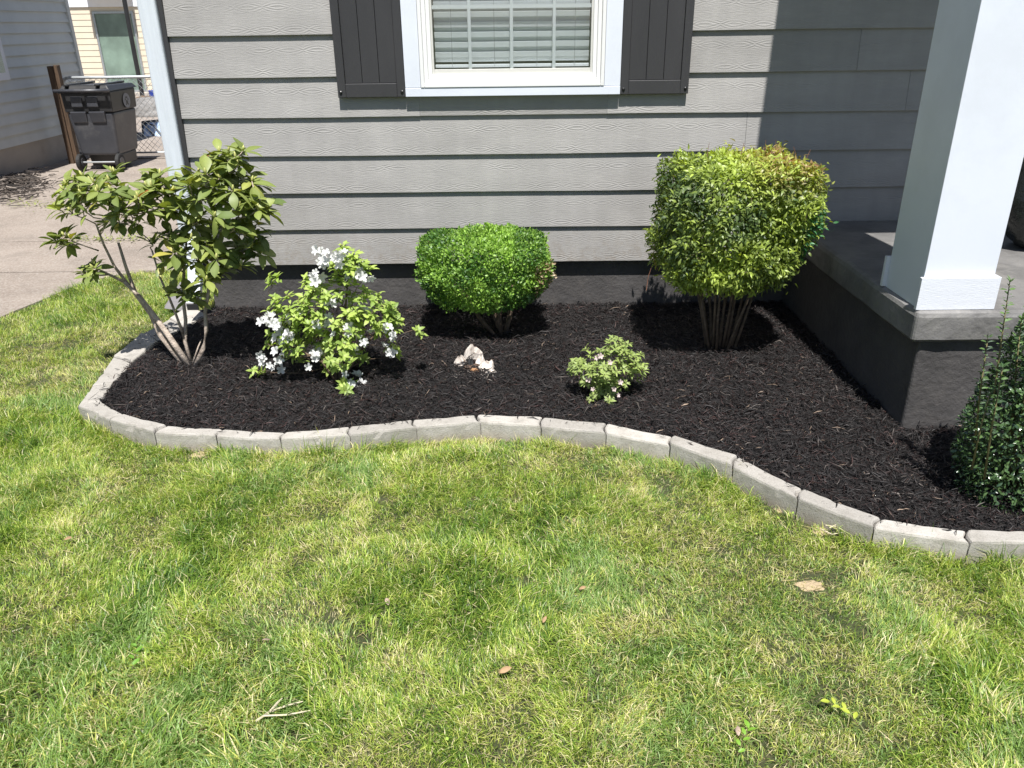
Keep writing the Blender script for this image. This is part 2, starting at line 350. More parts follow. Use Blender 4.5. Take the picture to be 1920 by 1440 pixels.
joints = {0: [-.2+.0, 2.9], 1: [1.75], 2: [.1+2.2], 3: [1.27], 4: [2.1], 5: [1.81], 6: [2.4], 7: [1.2]}
joints[0] = [2.9]
for k in range(0, 12):
    xs = [XL+.012]+sorted(joints.get(k, [1.0+.37*(k % 3)]))+[5.2]; z0 = .357+.2*k
    for a, b in zip(xs[:-1], xs[1:]):
        segs = [(a, b)]
        if z0+.2 > 1.27 and z0 < 2.55:
            segs = []
            if a < -.47: segs.append((a, min(b, -.47)))
            if b > .52: segs.append((max(a, .52), b))
        for a2, b2 in segs: plank(a2+.0008, b2-.0008, k).build('siding_plank', M['siding'], house)
MB().box(-.47, .52, YW+.002, YW+.028, 1.16, 1.262).build('siding_filler', M['siding'], house)
# corner board with rounded edge, channel beside it coloured dark for the shade in its gap
cb = MB().box(XL-.105, XL-.012, YW-.028, YW+.07, .36, 3.0).build('corner_board', M['white_vgrain'], house, .012, seg=3)
MB().box(XL-.011, XL+.0115, YW-.004, YW+.03, .352, 3.0).build('corner_channel', M['shutter'], house)
for k in range(12):
    m = MB(); z0 = .357+.2*k; m.hexa([(XL-.015, YW+.071, z0), (XL+.01, YW+.071, z0), (XL+.01, 12, z0), (XL-.015, 12, z0), (XL+.0, YW+.071, z0+.199), (XL+.01, YW+.071, z0+.199), (XL+.01, 12, z0+.199), (XL+.0, 12, z0+.199)]); m.build('siding_plank', M['siding'], house)
# roof: simple eaves
rf = MB(); rf.hexa([(XL-.35, YW-.35, 3.02), (6, YW-.35, 3.02), (6, 8.5, 4.9), (XL-.35, 8.5, 4.9), (XL-.35, YW-.35, 3.14), (6, YW-.35, 3.14), (6, 8.5, 5.02), (XL-.35, 8.5, 5.02)])
rf.build('roof', M['roof'], house)
# window
w = MB()
w.box(-.535, -.455, YW-.032, YW+.02, 1.302, 2.62); w.box(.497, .58, YW-.032, YW+.02, 1.302, 2.62); w.box(-.535, .58, YW-.036, YW+.02, 1.258, 1.3005); w.box(-.454, .496, YW-.032, YW+.02, 2.54, 2.62)
win = w.build('window', M['white'], house, .002)
f1 = MB()
def ring(m, x0, x1, z0, z1, wd, y0, y1, wb=None):
    wb = wb or wd
    m.box(x0, x0+wd, y0, y1, z0, z1); m.box(x1-wd, x1, y0, y1, z0, z1); m.box(x0+wd+.0003, x1-wd-.0003, y0, y1, z0, z0+wb); m.box(x0+wd+.0003, x1-wd-.0003, y0, y1, z1-wd, z1)
ring(f1, -.453, .495, 1.3015, 2.539, .018, YW-.040, YW+.02, .014); f1.build('window_frame', M['vinyl'], win, .0025)
f2 = MB(); ring(f2, -.4345, .4765, 1.316, 2.52, .020, YW-.022, YW+.025, .026); f2.build('window_frame', M['vinyl'], win, .002)
f3 = MB(); ring(f3, -.414, .456, 1.3425, 2.49, .020, YW-.008, YW+.03, .022); f3.build('sash', M['vinyl'], win, .002)
f4 = MB(); ring(f4, -.3935, .4355, 1.365, 2.465, .010, YW+.002, YW+.03, .022); f4.build('sash', simple('grey_glazing_bead', (.55, .54, .5), .5, .05), win, .001)
gx0, gx1, gz0, gz1 = -.383, .425, 1.387, 2.455
MB().box(gx0, gx1, YW+.012, YW+.0135, gz0, gz1).build('pane', M['glass'], win)
for px in (880, 959, 1039):
    p = aty(px, 60, YW+.016).x; MB().box(p-.0085, p+.0085, YW+.017, YW+.022, gz0, gz1).build('muntin', M['muntin'], win, .002)
for zz in (1.680, 1.985): MB().box(gx0, gx1, YW+.0172, YW+.0218, zz-.009, zz+.009).build('muntin', M['muntin'], win)
# blinds: tilted slats nearly closed
zz = 1.445; k = 0
while zz < 2.43:
    tilt = -math.radians(70+random.uniform(-1.5, 1.5)); hw = .025; m = MB(); sx = []
    dy, dz = hw*math.cos(tilt), hw*math.sin(tilt); sag = random.uniform(-.001, .001)
    n = 6
    for i in range(n+1):
        x = gx0+.004+(gx1-gx0-.008)*i/n; q = sag*math.sin(i/n*math.pi*2)
        for s_ in (-1, 0, 1):
            bow = -.003*(1-abs(s_))
            for th_ in (0, .0028): sx.append((x, YW+.062+s_*dy-bow*math.sin(tilt)+th_*math.sin(tilt), zz+q+s_*dz*-1*-1+bow*math.cos(tilt)-th_*math.cos(tilt)))
    fs = []
    for i in range(n):
        a = i*6; b = a+6
        for j in (0, 2): fs += [(a+j, a+j+2, b+j+2, b+j), (a+j+1, b+j+1, b+j+3, a+j+3)]
        fs += [(a, b, b+1, a+1), (a+4, a+5, b+5, b+4)]
    m.add(sx, fs); m.build('blind_slat', M['blind'], win, smooth=False); zz += .0475; k += 1
MB().box(gx0+.003, gx1-.003, YW+.05, YW+.075, 1.392, 1.408).build('blind_bottom_rail', M['blind'], win, .002)
for x in (-.29, -.07, .15, .345): MB().box(x-.0009, x+.0009, YW+.030, YW+.0315, 1.40, 2.44).build('blind_cord', M['blindedge'], win)
# shutters
def shutter(x0, x1):
    m = MB(); zb, zt = 1.257, 2.55; y0, y1 = YW-.030, YW-.004; st = .042
    m.box(x0, x0+st, y0, y1, zb, zt); m.box(x1-st, x1, y0, y1, zb, zt); m.box(x0+st+.0004, x1-st-.0004, y0+.0005, y1, zb, zb+.068); m.box(x0+st+.0004, x1-st-.0004, y0+.0005, y1, zt-.07, zt)
    s_ = m.build('shutter', M['shutter'], house, .0025)
    bw = (x1-x0-2*st)/3
    for i in range(3):
        a = x0+st+i*bw; MB().box(a+.001, a+bw-.001, y0+.010, y1, zb+.069, zt-.071).build('board', M['shutter'], s_, .002)
    MB().box(x0+st, x1-st, y0+.016, y1, zb+.068, zb+.0745).build('ledge', M['shutter'], s_)
    for x in (x0+.016, x1-.016):
        for z in (zb+.026, zt-.026):
            q = MB(); q.tube([(x, y0+.001, z), (x, y0-.004, z), (x, y0-.007, z)], [.0085, .008, .004], 10); q.build('screw', M['screw'], s_)
shutter(-.888, -.537); shutter(.582, .936)
# downspout shoe at the foot of the corner board and grey splash board
dsx = XL-.055
ds = MB(); pth = [(dsx+.035, YW-.05, .52), (dsx+.03, YW-.075, .40), (dsx+.03, YW-.12, .30), (dsx+.03, YW-.19, .215)]
for i in range(3):
    a, b = pth[i], pth[i+1]; wv, hv = .036, (.028, .03, .034)[i]; hv2 = (.03, .034, .036)[i]
    ds.hexa([(b[0]-wv, b[1]-.02, b[2]-.01), (b[0]+wv, b[1]-.02, b[2]-.01), (b[0]+wv, b[1]+hv2, b[2]), (b[0]-wv, b[1]+hv2, b[2]),
             (a[0]-wv, a[1]-.02, a[2]-.01), (a[0]+wv, a[1]-.02, a[2]-.01), (a[0]+wv, a[1]+hv, a[2]), (a[0]-wv, a[1]+hv, a[2])])
ds.build('downspout', M['white_vgrain'], house, .004)
mo = MB().box(dsx-.002, dsx+.062, YW-.211, YW-.205, .165, .199); mo.build('downspout_mouth_shade', M['rubber'], house)  # black plate paints the shaded inside of the open spout
sb = MB(); a, b, c, d_ = aty(308, 578, 4.62), aty(362, 586, 4.62), aty(360, 530, 4.75), aty(336, 534, 4.75)
o_ = Vector((0, .02, .012)); sb.hexa([a, b, b+o_, a+o_, d_, c, c+o_, d_+o_])
tag(sb.build('splash_board', M['splash']), 'dark grey board leaning beside the white downspout at the house corner', 'board')

# ------------------------------------------------------------ PORCH
PX0, PY0 = 1.604, 2.927
pw = MB(); pw.box(PX0, 5.2, PY0, YF+.02, -.1, .449); pw.build('porch_wall', M['foundation'], house, .012, seg=3)
# slab with lumpy worn edge
def lumpy_slab():
    x0, x1, y0, y1, z0, z1 = 1.556, 5.2, 2.897, YW+.03, .4495, .5735; m = MB(); nl = 90
    sec = [(.012, z0), (.0, z0+.012), (.0, (z0+z1)/2), (.0, z1-.022), (.006, z1-.007), (.022, z1)]
    path = []
    for i in range(40): path.append((x0, y1-(y1-y0-.02)*i/39, -1, 0))
    for a in (30, 60): t = math.radians(a); path.append((x0+.02-.02*math.cos(t), y0+.02-.02*math.sin(t), -math.cos(t), -math.sin(t)))
    for i in range(70): path.append((x0+.02+(x1-x0-.02)*i/69, y0, 0, -1))
    vs = []; n = len(path)
    for i, (x, y, nx_, ny_) in enumerate(path):
        for j, (ins, z) in enumerate(sec):
            ww = .009*(float(vnoise(x*1.0+y, z, 9, 5))-.5)+.005*(float(vnoise(x+y, z*2, 31, 9))-.5)
            if j in (0, 5): ww *= .4
            vs.append((x-nx_*(ins+ww), y-ny_*(ins+ww), z+(.004*(float(vnoise(x, y, 6, 2))-.5) if j > 2 else 0)))
    ns = len(sec); fs = []
    for i in range(n-1):
        for j in range(ns-1): fs.append((i*ns+j, (i+1)*ns+j, (i+1)*ns+j+1, i*ns+j+1))
    c = len(vs); vs.append((x1, y1, z1)); fs.append(tuple([i*ns+ns-1 for i in range(n)]+[c])); 
    c2 = len(vs); vs.append((x1, y1, z0)); fs.append(tuple([i*ns for i in range(n-1, -1, -1)]+[c2]))
    m.add(vs, fs); return m
lumpy_slab().build('porch_slab', M['slab'], house, smooth=False)
CX0, CX1, CY0, CY1 = 1.577, 1.846, 2.942, 3.232
col = MB().box(CX0, CX1, CY0, CY1, .574, 3.1).build('column', M['white'], house, .002)
MB().box(CX0-.016, CX1+.017, CY0-.019, CY0-.0005, .5745, .702).build('base_trim', M['white_grain'], col, .0015)
MB().box(CX0-.016, CX1+.017, CY1+.0005, CY1+.019, .5745, .702).build('base_trim', M['white_grain'], col, .0015)
MB().box(CX1+.0005, CX1+.017, CY0, CY1-.102, .5745, .702).build('base_trim', M['white_grain'], col, .0015)
MB().box(CX1+.0005, CX1+.105, CY1-.10, CY1-.002, .5745, 3.1).build('column_shadow_post', M['white'], house, .002)  # unseen post added behind the column to widen its cast shadow
pr = MB().box(1.435, 5.3, 2.926, YW-.01, 3.102, 3.4); pr.build('porch_roof', M['nwhite'], house)
# things deeper on the porch, seen past the column
MB().box(2.55, 3.4, YW-.055, YW-.006, .60, 1.10).build('porch_panel', M['nwhite'], house)
dd = MB().box(2.5, 3.45, YW-.07, YW-.056, 1.15, 2.3).build('door', M['red'], house)
MB().box(2.4, 3.5, YW-.078, YW-.058, 1.03, 1.05).build('threshold_strip', M['black'], house)
# a full black plastic bag
def blob(cx_, cy_, cz, rx, ry, rz, seed, nu=28, nv=18, amp=.16):
    m = MB(); vs = []; fs = []
    for i in range(nv+1):
        ph = math.pi*i/nv
        for j in range(nu):
            th_ = 2*math.pi*j/nu; x, y, z = math.sin(ph)*math.cos(th_), math.sin(ph)*math.sin(th_), math.cos(ph)
            r = 1+amp*(float(fbm(x*2+seed, y*2+z*1.7, 1.6, seed))-.5)*2+amp*.5*math.sin(5*th_+seed+3*z)*abs(math.sin(ph))*.4
            vs.append((cx_+rx*r*x, cy_+ry*r*y, cz+rz*max(-.85, r*z)))
    for i in range(nv):
        for j in range(nu): fs.append((i*nu+j, i*nu+(j+1) % nu, (i+1)*nu+(j+1) % nu, (i+1)*nu+j))
    m.add(vs, [tuple(reversed(f)) for f in fs]); return m
bb = aty(1945, 490, 3.85); bag = blob(bb.x, 3.85, .80, .24, .22, .26, 4).build('rubbish_bag', M['bag'], smooth=True)
tag(bag, 'shiny black filled plastic bag on the porch slab behind the white column', 'bag')

# ------------------------------------------------------------ EDGING STONES
edg = empty('bed_edging', (MID[8].x, MID[8].y, 0), 'curved low edging of pale concrete blocks around the mulch bed', 'garden edging')
def edging(i):
    a, b, c, d = OUT[i], OUT[i+1], INN[i+1], INN[i]; r = random.Random(i)
    gap = .0022; t = (b-a).normalized(); t2 = (c-d).normalized()
    dz = r.uniform(-.006, .006); tw = r.uniform(-.003, .003); N = 12; top = []
    # outline: outer edge, concave right end, inner edge, convex left end
    for k in range(N+1): s_ = k/N; top.append(a.lerp(b, s_)+t*(gap*(1-2*s_)))
    e = (c-b)
    for k in range(1, 5): s_ = k/5; top.append(b.lerp(c, s_)-t*gap-t*(.010*math.sin(s_*math.pi)))
    for k in range(N+1): s_ = k/N; top.append(c.lerp(d, s_)-t2*(gap*(1-2*s_)))
    for k in range(1, 5): s_ = k/5; top.append(d.lerp(a, s_)+t*gap-t*(.010*math.sin(s_*math.pi)))
    cen = sum(top, Vector())/len(top); n = len(top); m = MB(); vs = []
    lv = [(-.03, 0), (.02, 0), (.05, 0), (ZS-.010, 0), (ZS-.003, .0035), (ZS, .010)]
    for li, (z, ins) in enumerate(lv):
        for q, p in enumerate(top):
            dd_ = (cen-p); dd_.z = 0; dd_.normalize()
            jit = .0016*(float(vnoise(p.x, p.y+z*3, 38, i))-.5)+.0016*(float(vnoise(p.x+z, p.y, 95, i+3))-.5)
            chip = .008 if (li >= 3 and float(vnoise(p.x, p.y, 26, i+8)) > .8) else 0
            vs.append((p.x+dd_.x*(ins+jit+chip), p.y+dd_.y*(ins+jit+chip), z+(dz+tw*(q/n-.5) if li > 1 else 0)+(.002*(float(vnoise(p.x, p.y, 60, 4))-.5) if li > 2 else 0)))
    fs = []
    for l_ in range(len(lv)-1):
        for q in range(n): fs.append((l_*n+q, l_*n+(q+1) % n, (l_+1)*n+(q+1) % n, (l_+1)*n+q))
    base = (len(lv)-1)*n
    # top grid between outer and inner edges
    fs.append(tuple(base+q for q in range(n)))
    m.add(vs, fs); o = m.build('edging_stone', M['stone'], edg)
for i in range(len(OUT)-1): edging(i)

# ------------------------------------------------------------ MULCH
def mh(x, y):
    base = .052+.030*np.clip((y-2.3)/2.2, 0, 1); return base+.022*(fbm(x, y, 5, 11)-.5)+.014*(fbm(x, y, 17, 13)-.5)
nx, ny = 250, 150; gx = np.linspace(-2.3, 3.3, nx); gy = np.linspace(1.9, 4.52, ny); X, Y = np.meshgrid(gx, gy, indexing='ij')
V = np.stack([X.ravel(), Y.ravel(), mh(X.ravel(), Y.ravel())], 1)
I = np.arange(nx*ny).reshape(nx, ny); Fq = np.stack([I[:-1, :-1], I[1:, :-1], I[1:, 1:], I[:-1, 1:]], -1).reshape(-1, 4); cx = V[Fq].mean(1)
tag(npmesh('mulch_bed', V, Fq[inpoly(cx[:, 0], cx[:, 1], bed)], 4, M['mulch'], smooth=True), 'dark soil of the planting bed under the mulch', kind='structure')
inner_poly = [(p.x, p.y) for p in INN] + [(INN[-1].x, 2.92), (1.60, 2.92), (1.60, 4.50), (-1.76, 4.50)]
N = 150000; x = rng.uniform(-2.2, 3.2, N*2); y = rng.uniform(1.95, 4.5, N*2); ins_ = inpoly(x, y, inner_poly); spill = inpoly(x, y, bed) & ~ins_ & (y < 4.4) & ~((x > 1.58) & (y > 2.9)) & (rng.random(N*2) < .05); k = ins_ | spill; spill = spill[k]; x = x[k]; y = y[k]; n = len(x)
L = np.clip(rng.lognormal(math.log(.018), .55, n), .006, .075); big_ = rng.random(n) < .06; Wd = np.clip(L*rng.uniform(.06, .22, n), .0010, .0055)*np.where(big_, 1.9, 1)
az = rng.uniform(0, 2*math.pi, n); tl = rng.normal(0, .28, n); rl = rng.uniform(-1.2, 1.2, n)
D = np.stack([np.cos(az)*np.cos(tl), np.sin(az)*np.cos(tl), np.sin(tl)], 1); s0 = np.stack([-np.sin(az), np.cos(az), np.zeros(n)], 1); up = np.cross(D, s0)
Sd = s0*np.cos(rl)[:, None]+up*np.sin(rl)[:, None]; Nn = np.cross(D, Sd)
z = np.where(spill, ZS-.002, mh(x, y))+rng.uniform(.0, .012, n)*np.where(spill, .4, 1)+np.abs(np.sin(tl))*L*.35; P = np.stack([x, y, z], 1)
bend = rng.normal(0, .12, n)*L; bend2 = rng.normal(0, .10, n)*L
ring_ = []
for t_, wd in ((-.5, .35), (0, 1), (.5, .3)):
    c = P+D*(L*t_)[:, None]+(Nn*bend[:, None]+Sd*bend2[:, None])*(1-4*t_*t_)
    ring_ += [c+Sd*(Wd*.5*wd)[:, None], c-Sd*(Wd*.5*wd)[:, None], c+Nn*(Wd*.35*wd)[:, None]]
V = np.stack(ring_, 1).reshape(-1, 3); b = (np.arange(n)*9)[:, None]
ft = []
for s_ in (0, 3):
    for j in range(3): ft.append([s_+j, s_+(j+1) % 3, s_+3+(j+1) % 3, s_+3+j])
Fq = (b[:, :, None]+np.array(ft)[None]).reshape(-1, 4)
lum = .007+.027*rng.random(n)**2.4; redm = rng.random(n) < .25; c = np.stack([lum*1.08, lum*.92, lum*.90], 1); c[redm] *= np.array([1.5, .95, .85])
lum2 = (.65+.9*fbm(x, y, 3.2, 15))[:, None]; c = c*lum2; pale = rng.random(n) < .006; c[pale] = np.array([.30, .22, .16])*rng.uniform(.5, 1.2, (pale.sum(), 1)); gr = rng.random(n) < .03; c[gr] = np.array([.10, .085, .075])*rng.uniform(.6, 1.3, (gr.sum(), 1))
tag(npmesh('mulch_shreds', V, Fq, 4, M['mulchbits'], col=np.repeat(c, 9, 0)), 'shredded black bark mulch covering the bed', 'mulch', kind='stuff')

# ------------------------------------------------------------ GRASS
def grass_field(x0, x1, y0, y1, ntuft, per, name, label, lscale=1.0):
    tx = rng.uniform(x0, x1, ntuft); ty = rng.uniform(y0, y1, ntuft)
    lush = fbm(tx, ty, 2.6, 21); fine = fbm(tx, ty, 9, 22); bare = fbm(tx, ty, 6.5, 25)
    bp = np.zeros(ntuft)
    for (px, py, r) in BARE:
        q = atz(px, py); bp = np.maximum(bp, np.clip(1.35-np.hypot((tx-q.x), (ty-q.y)*1.3)/r, 0, 1))
    dens = np.clip(.6+1.6*(lush-.3)+.5*fine, .5, 1)*np.clip(1.25-2.2*np.maximum(bare-.62, 0)*3, .35, 1)*(1-.93*bp)
    k = (rng.random(ntuft) < dens) & ~inpoly(tx, ty, bed_out) & ~inpoly(tx, ty, drive_poly) & ~((tx > XL-.1) & (ty > 4.5)) & ~((tx > 1.6) & (ty > 2.9))
    tx = tx[k]; ty = ty[k]; m = len(tx); cnt = rng.integers(max(2, per-4), per+5, m); idx = np.repeat(np.arange(m), cnt); n = len(idx)
    sp = rng.uniform(.004, .022, m)[idx]; x = tx[idx]+rng.normal(0, 1, n)*sp; y = ty[idx]+rng.normal(0, 1, n)*sp
    k = ~inpoly(x, y, bed_out) & ~inpoly(x, y, drive_poly); x = x[k]; y = y[k]; idx = idx[k]; n = len(x)
    lush = fbm(x, y, 2.6, 21); lsh2 = fbm(x, y, 7, 31); hue = fbm(x, y, 1.7, 41)
    tl_ = rng.uniform(.6, 1.25, m)[idx]
    L = lscale*(.026+.036*np.clip((lush-.33)*2.6, 0, 1)+.060*np.clip(lsh2-.48, 0, 1)+.030*np.clip(fbm(x, y, 16, 33)-.5, 0, 1))*tl_*rng.uniform(.55, 1.25, n)
    de = np.full(n, 9.0)
    for a_, b_ in zip(OUT[:-1], OUT[1:]):
        ex_, ey_ = b_.x-a_.x, b_.y-a_.y; t_ = np.clip(((x-a_.x)*ex_+(y-a_.y)*ey_)/(ex_*ex_+ey_*ey_), 0, 1); de = np.minimum(de, np.hypot(x-a_.x-t_*ex_, y-a_.y-t_*ey_))
    L = L*np.where((de < .045) & (fbm(x, y, 14, 66) > .42), 1.55, 1.0)
    Wd = rng.uniform(.0014, .0032, n)*(.8+.5*np.clip((lush-.4)*3, 0, 1))
    lay = fbm(x, y, 1.9, 51)*4*math.pi*1.3; tuft_az = rng.uniform(0, 2*math.pi, m)[idx]
    mixf = rng.random(n); az = np.where(mixf < .5, lay+rng.normal(0, .6, n), np.where(mixf < .8, tuft_az+rng.normal(0, .8, n), rng.uniform(0, 2*math.pi, n)))
    lean = np.clip(rng.normal(.85, .32, n), .1, 1.5)   # from vertical
    hd = np.stack([np.cos(az), np.sin(az), np.zeros(n)], 1); zz_ = np.array([0, 0, 1.0])
    d1 = hd*np.sin(lean*.6)[:, None]+zz_*np.cos(lean*.6)[:, None]; d2 = hd*np.sin(np.minimum(lean*1.45, 1.75))[:, None]+zz_*np.cos(np.minimum(lean*1.45, 1.75))[:, None]
    fa = az+math.pi/2+rng.normal(0, .7, n); sd = np.stack([np.cos(fa), np.sin(fa), np.zeros(n)], 1)
    B = np.stack([x, y, hgt(x, y)-.002], 1); mid = B+d1*(L*.5)[:, None]; tip = mid+d2*(L*.5)[:, None]; tip[:, 2] = np.maximum(tip[:, 2], B[:, 2]+.004)
    w_ = (Wd*.5)[:, None]
    V = np.stack([B-sd*w_, B+sd*w_, mid-sd*w_*.9, mid+sd*w_*.9, tip], 1).reshape(-1, 3)
    b = (np.arange(n)*5)[:, None, None]; Ft = (b+np.array([[0, 1, 3], [0, 3, 2], [2, 3, 4]])[None]).reshape(-1, 3)
    pal = np.array([(.092, .182, .028), (.190, .305, .043), (.37, .475, .080), (.25, .375, .105), (.55, .57, .15), (.70, .62, .36)])
    pick = np.clip(lush*1.0, 0, 1); r = rng.random(n); tj = rng.random(m)[idx]
    ci = np.zeros(n, int); q = r*.5+tj*.55+(.5-lush)*.45+(hue-.5)*.3+(fbm(x, y, 9, 77)-.5)*.7
    ci = np.where(q < .26, 0, np.where(q < .48, 1, np.where(q < .72, 2, np.where(q < .90, 4, 5)))); ci = np.where((hue > .56) & (ci < 3) & (tj > .3), 3, ci)
    ci = np.where(rng.random(n) < .08, 5, ci)
    c = pal[ci]*rng.uniform(.75, 1.25, (n, 1))*np.array([1.0, 1.0, 1.0])
    cv = np.repeat(c[:, None, :], 5, 1); cv[:, :2] = cv[:, :2]*.42+np.array([.16, .15, .06])*.25  # root colour darkened to paint in the shade between blades
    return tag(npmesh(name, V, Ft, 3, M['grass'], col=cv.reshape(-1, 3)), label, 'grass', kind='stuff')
BARE = [(1520, 1100, .068), (1075, 978, .05), (1450, 945, .06), (1500, 975, .07), (1560, 1005, .05), (375, 855, .05), (160, 805, .06), (640, 880, .04), (1130, 1100, .025), (240, 815, .05), (1610, 1190, .06), (1600, 1050, .04), (950, 1265, .03), (320, 1030, .04), (470, 1250, .035), (1420, 930, .05)]
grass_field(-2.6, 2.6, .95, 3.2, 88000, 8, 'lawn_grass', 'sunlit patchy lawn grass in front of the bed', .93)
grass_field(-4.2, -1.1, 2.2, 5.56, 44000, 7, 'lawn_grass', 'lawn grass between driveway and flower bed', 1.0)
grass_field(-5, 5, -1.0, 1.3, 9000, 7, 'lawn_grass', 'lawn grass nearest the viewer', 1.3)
# dry thatch lying flat between the blades
n = 36000; x = rng.uniform(-3.6, 3.0, n); y = rng.uniform(1.0, 5.3, n); k = ~inpoly(x, y, bed_out) & ~inpoly(x, y, drive_poly) & ~((x > XL-.1) & (y > 4.45)) & ~((x > 1.6) & (y > 2.9)); x = x[k]; y = y[k]; n = len(x)
az = rng.uniform(0, 2*math.pi, n); L = rng.uniform(.012, .05, n); d = np.stack([np.cos(az), np.sin(az), rng.normal(0, .15, n)], 1); sd = np.stack([-np.sin(az), np.cos(az), rng.normal(0, .5, n)], 1)*.0009
P = np.stack([x, y, hgt(x, y)+rng.uniform(.002, .012, n)], 1); V = np.stack([P-sd, P+sd, P+d*L[:, None]+sd*.5, P+d*L[:, None]-sd*.5], 1).reshape(-1, 3)
Fq = (np.arange(n)*4)[:, None]+np.arange(4)[None]; c = np.array([.42, .34, .17])*rng.uniform(.5, 1.25, (n, 1))
tag(npmesh('dry_thatch', V, Fq, 4, M['grass'], col=np.repeat(c, 4, 0)), 'dry straw coloured thatch lying in the lawn', 'thatch', kind='stuff')
# sandy bare spot
for (px, py, r) in ((1520, 1098, .060), (1075, 978, .035), (1470, 955, .05), (1540, 995, .045), (372, 853, .045)):
    q = atz(px, py); m = MB(); vs = [(q.x, q.y, .007)]; K = 40
    for rr, zz in ((.5, .006), (1, -.010)):
        for i in range(K):
            t_ = 2*math.pi*i/K; e = rr*r*(.75+.9*(float(fbm(math.cos(t_)*2+px, math.sin(t_)*2+py, 1.3, 4))-.3)); vs.append((q.x+e*math.cos(t_), q.y+.75*e*math.sin(t_), zz))
    fs = [(0, 1+i, 1+(i+1) % K) for i in range(K)]+[(1+i, 1+K+i, 1+K+(i+1) % K, 1+(i+1) % K) for i in range(K)]
    m.add(vs, fs); tag(m.build('bare_soil', M['sand'], smooth=True), 'small bare patch of sandy soil in the lawn', kind='structure')

# ------------------------------------------------------------ PLANTS
def leaf_tmpl(nl=5, width=.4, fold=.10, droop=.12, shape='oval'):
    """leaf along +X length 1, returns verts and quad faces"""
    vs = []
    for i in range(nl+1):
        t = i/nl
        if shape == 'oval': w = width*.5*math.sin(math.pi*min(1, max(.0, t*.97+.03)))**.8
        elif shape == 'obovate': w = width*.5*(math.sin(math.pi*t**1.25)**.85 if t < 1 else 0)
        else: w = width*.5*math.sin(math.pi*t**.75)**1.1 if t > 0 else 0
        w = max(w, .012); z = -droop*t*t*1.6+.04*math.sin(t*math.pi)
        vs += [(t, -w, z+fold*w*1.6), (t, 0, z), (t, w, z+fold*w*1.6)]
    fs = []
    for i in range(nl):
        a = i*3; fs += [(a, a+1, a+4, a+3), (a+1, a+2, a+5, a+4)]
    return np.array(vs), np.array(fs)
def frames(d, up):
    d = d/np.linalg.norm(d, axis=1, keepdims=True); s_ = np.cross(up, d); ln = np.linalg.norm(s_, axis=1, keepdims=True); s_ = np.where(ln < 1e-4, np.array([[1., 0, 0]]), s_/np.maximum(ln, 1e-6)); n = np.cross(d, s_); return d, s_, n
def put_leaves(parent, pos, d, up, size, col, tmpls, mat, nparts, name='leaf', stuffname='foliage', tipcol=None, edge=None, part_label=None):
    """nearest nparts leaves become parts of their own, sharing a few meshes; the others are one stuff part"""
    n = len(pos); d, s_, nn = frames(d, up); base = np.array(root_loc(parent))
    dist = np.linalg.norm(pos-np.array([0, 0, CAMH]), axis=1)-size*1.5; order = np.argsort(dist); near = set(order[:nparts].tolist()) if nparts else set()
    if nparts:
        # quantise colours to a few shared meshes
        K = 10; ids = np.array(sorted(near)); cc = col[ids]; pr_ = cc@np.array([.6, .3, .1]); bins = np.array_split(np.argsort(pr_), K); meshes = {}
        for bi, bn in enumerate(bins):
            if not len(bn): continue
            cm = cc[bn].mean(0)
            for ti, (tv, tf) in enumerate(tmpls):
                me = bpy.data.meshes.new(name); me.from_pydata(tv.tolist(), [], tf.tolist()); me.materials.append(mat)
                for p in me.polygons: p.use_smooth = True
                a = me.attributes.new('col', 'FLOAT_COLOR', 'POINT'); c4 = np.ones((len(tv), 4), np.float32); c4[:, :3] = shade_leaf(tv, cm, edge); a.data.foreach_set('color', c4.ravel()); meshes[(bi, ti)] = me
            for q in bn:
                i = ids[q]; me = meshes[(bi, random.randrange(len(tmpls)))]; o = bpy.data.objects.new(name, me); link(o, parent)
                sc = float(size[i]); Mx = Matrix(((d[i, 0]*sc, s_[i, 0]*sc, nn[i, 0]*sc, pos[i, 0]-base[0]), (d[i, 1]*sc, s_[i, 1]*sc, nn[i, 1]*sc, pos[i, 1]-base[1]), (d[i, 2]*sc, s_[i, 2]*sc, nn[i, 2]*sc, pos[i, 2]-base[2]), (0, 0, 0, 1)))
                o.matrix_basis = Mx
    rest = np.array([i for i in range(n) if i not in near])
    if len(rest):
        Vs = []; Fs = []; Cs = []; off = 0; tid = rng.integers(0, len(tmpls), len(rest))
        for ti, (tv, tf) in enumerate(tmpls):
            r = rest[tid == ti]
            if not len(r): continue
            P = pos[r][:, None, :]+size[r][:, None, None]*(tv[None, :, 0:1]*d[r][:, None, :]+tv[None, :, 1:2]*s_[r][:, None, :]+tv[None, :, 2:3]*nn[r][:, None, :])
            Vs.append(P.reshape(-1, 3)); Fs.append((off+(np.arange(len(r))*len(tv))[:, None, None]+tf[None]).reshape(-1, tf.shape[1])); off += len(r)*len(tv)
            Cs.append(np.stack([shade_leaf(tv, c_, edge) for c_ in col[r]]).reshape(-1, 3))
        o = npmesh(stuffname, np.concatenate(Vs), np.concatenate(Fs), tmpls[0][1].shape[1], mat, parent, np.concatenate(Cs), smooth=True); o['kind'] = 'stuff'
def shade_leaf(tv, c, edge):
    c = np.array(c)[None]*np.ones((len(tv), 1))
    if edge is not None:
        outer = np.abs(tv[:, 1]) > np.abs(tv[:, 1]).max()*.25; c[outer] = c[outer]*.35+np.array(edge)*.65
    else:
        mid = np.abs(tv[:, 1]) < 1e-6; c[mid] = c[mid]*1.18+.01
    return c
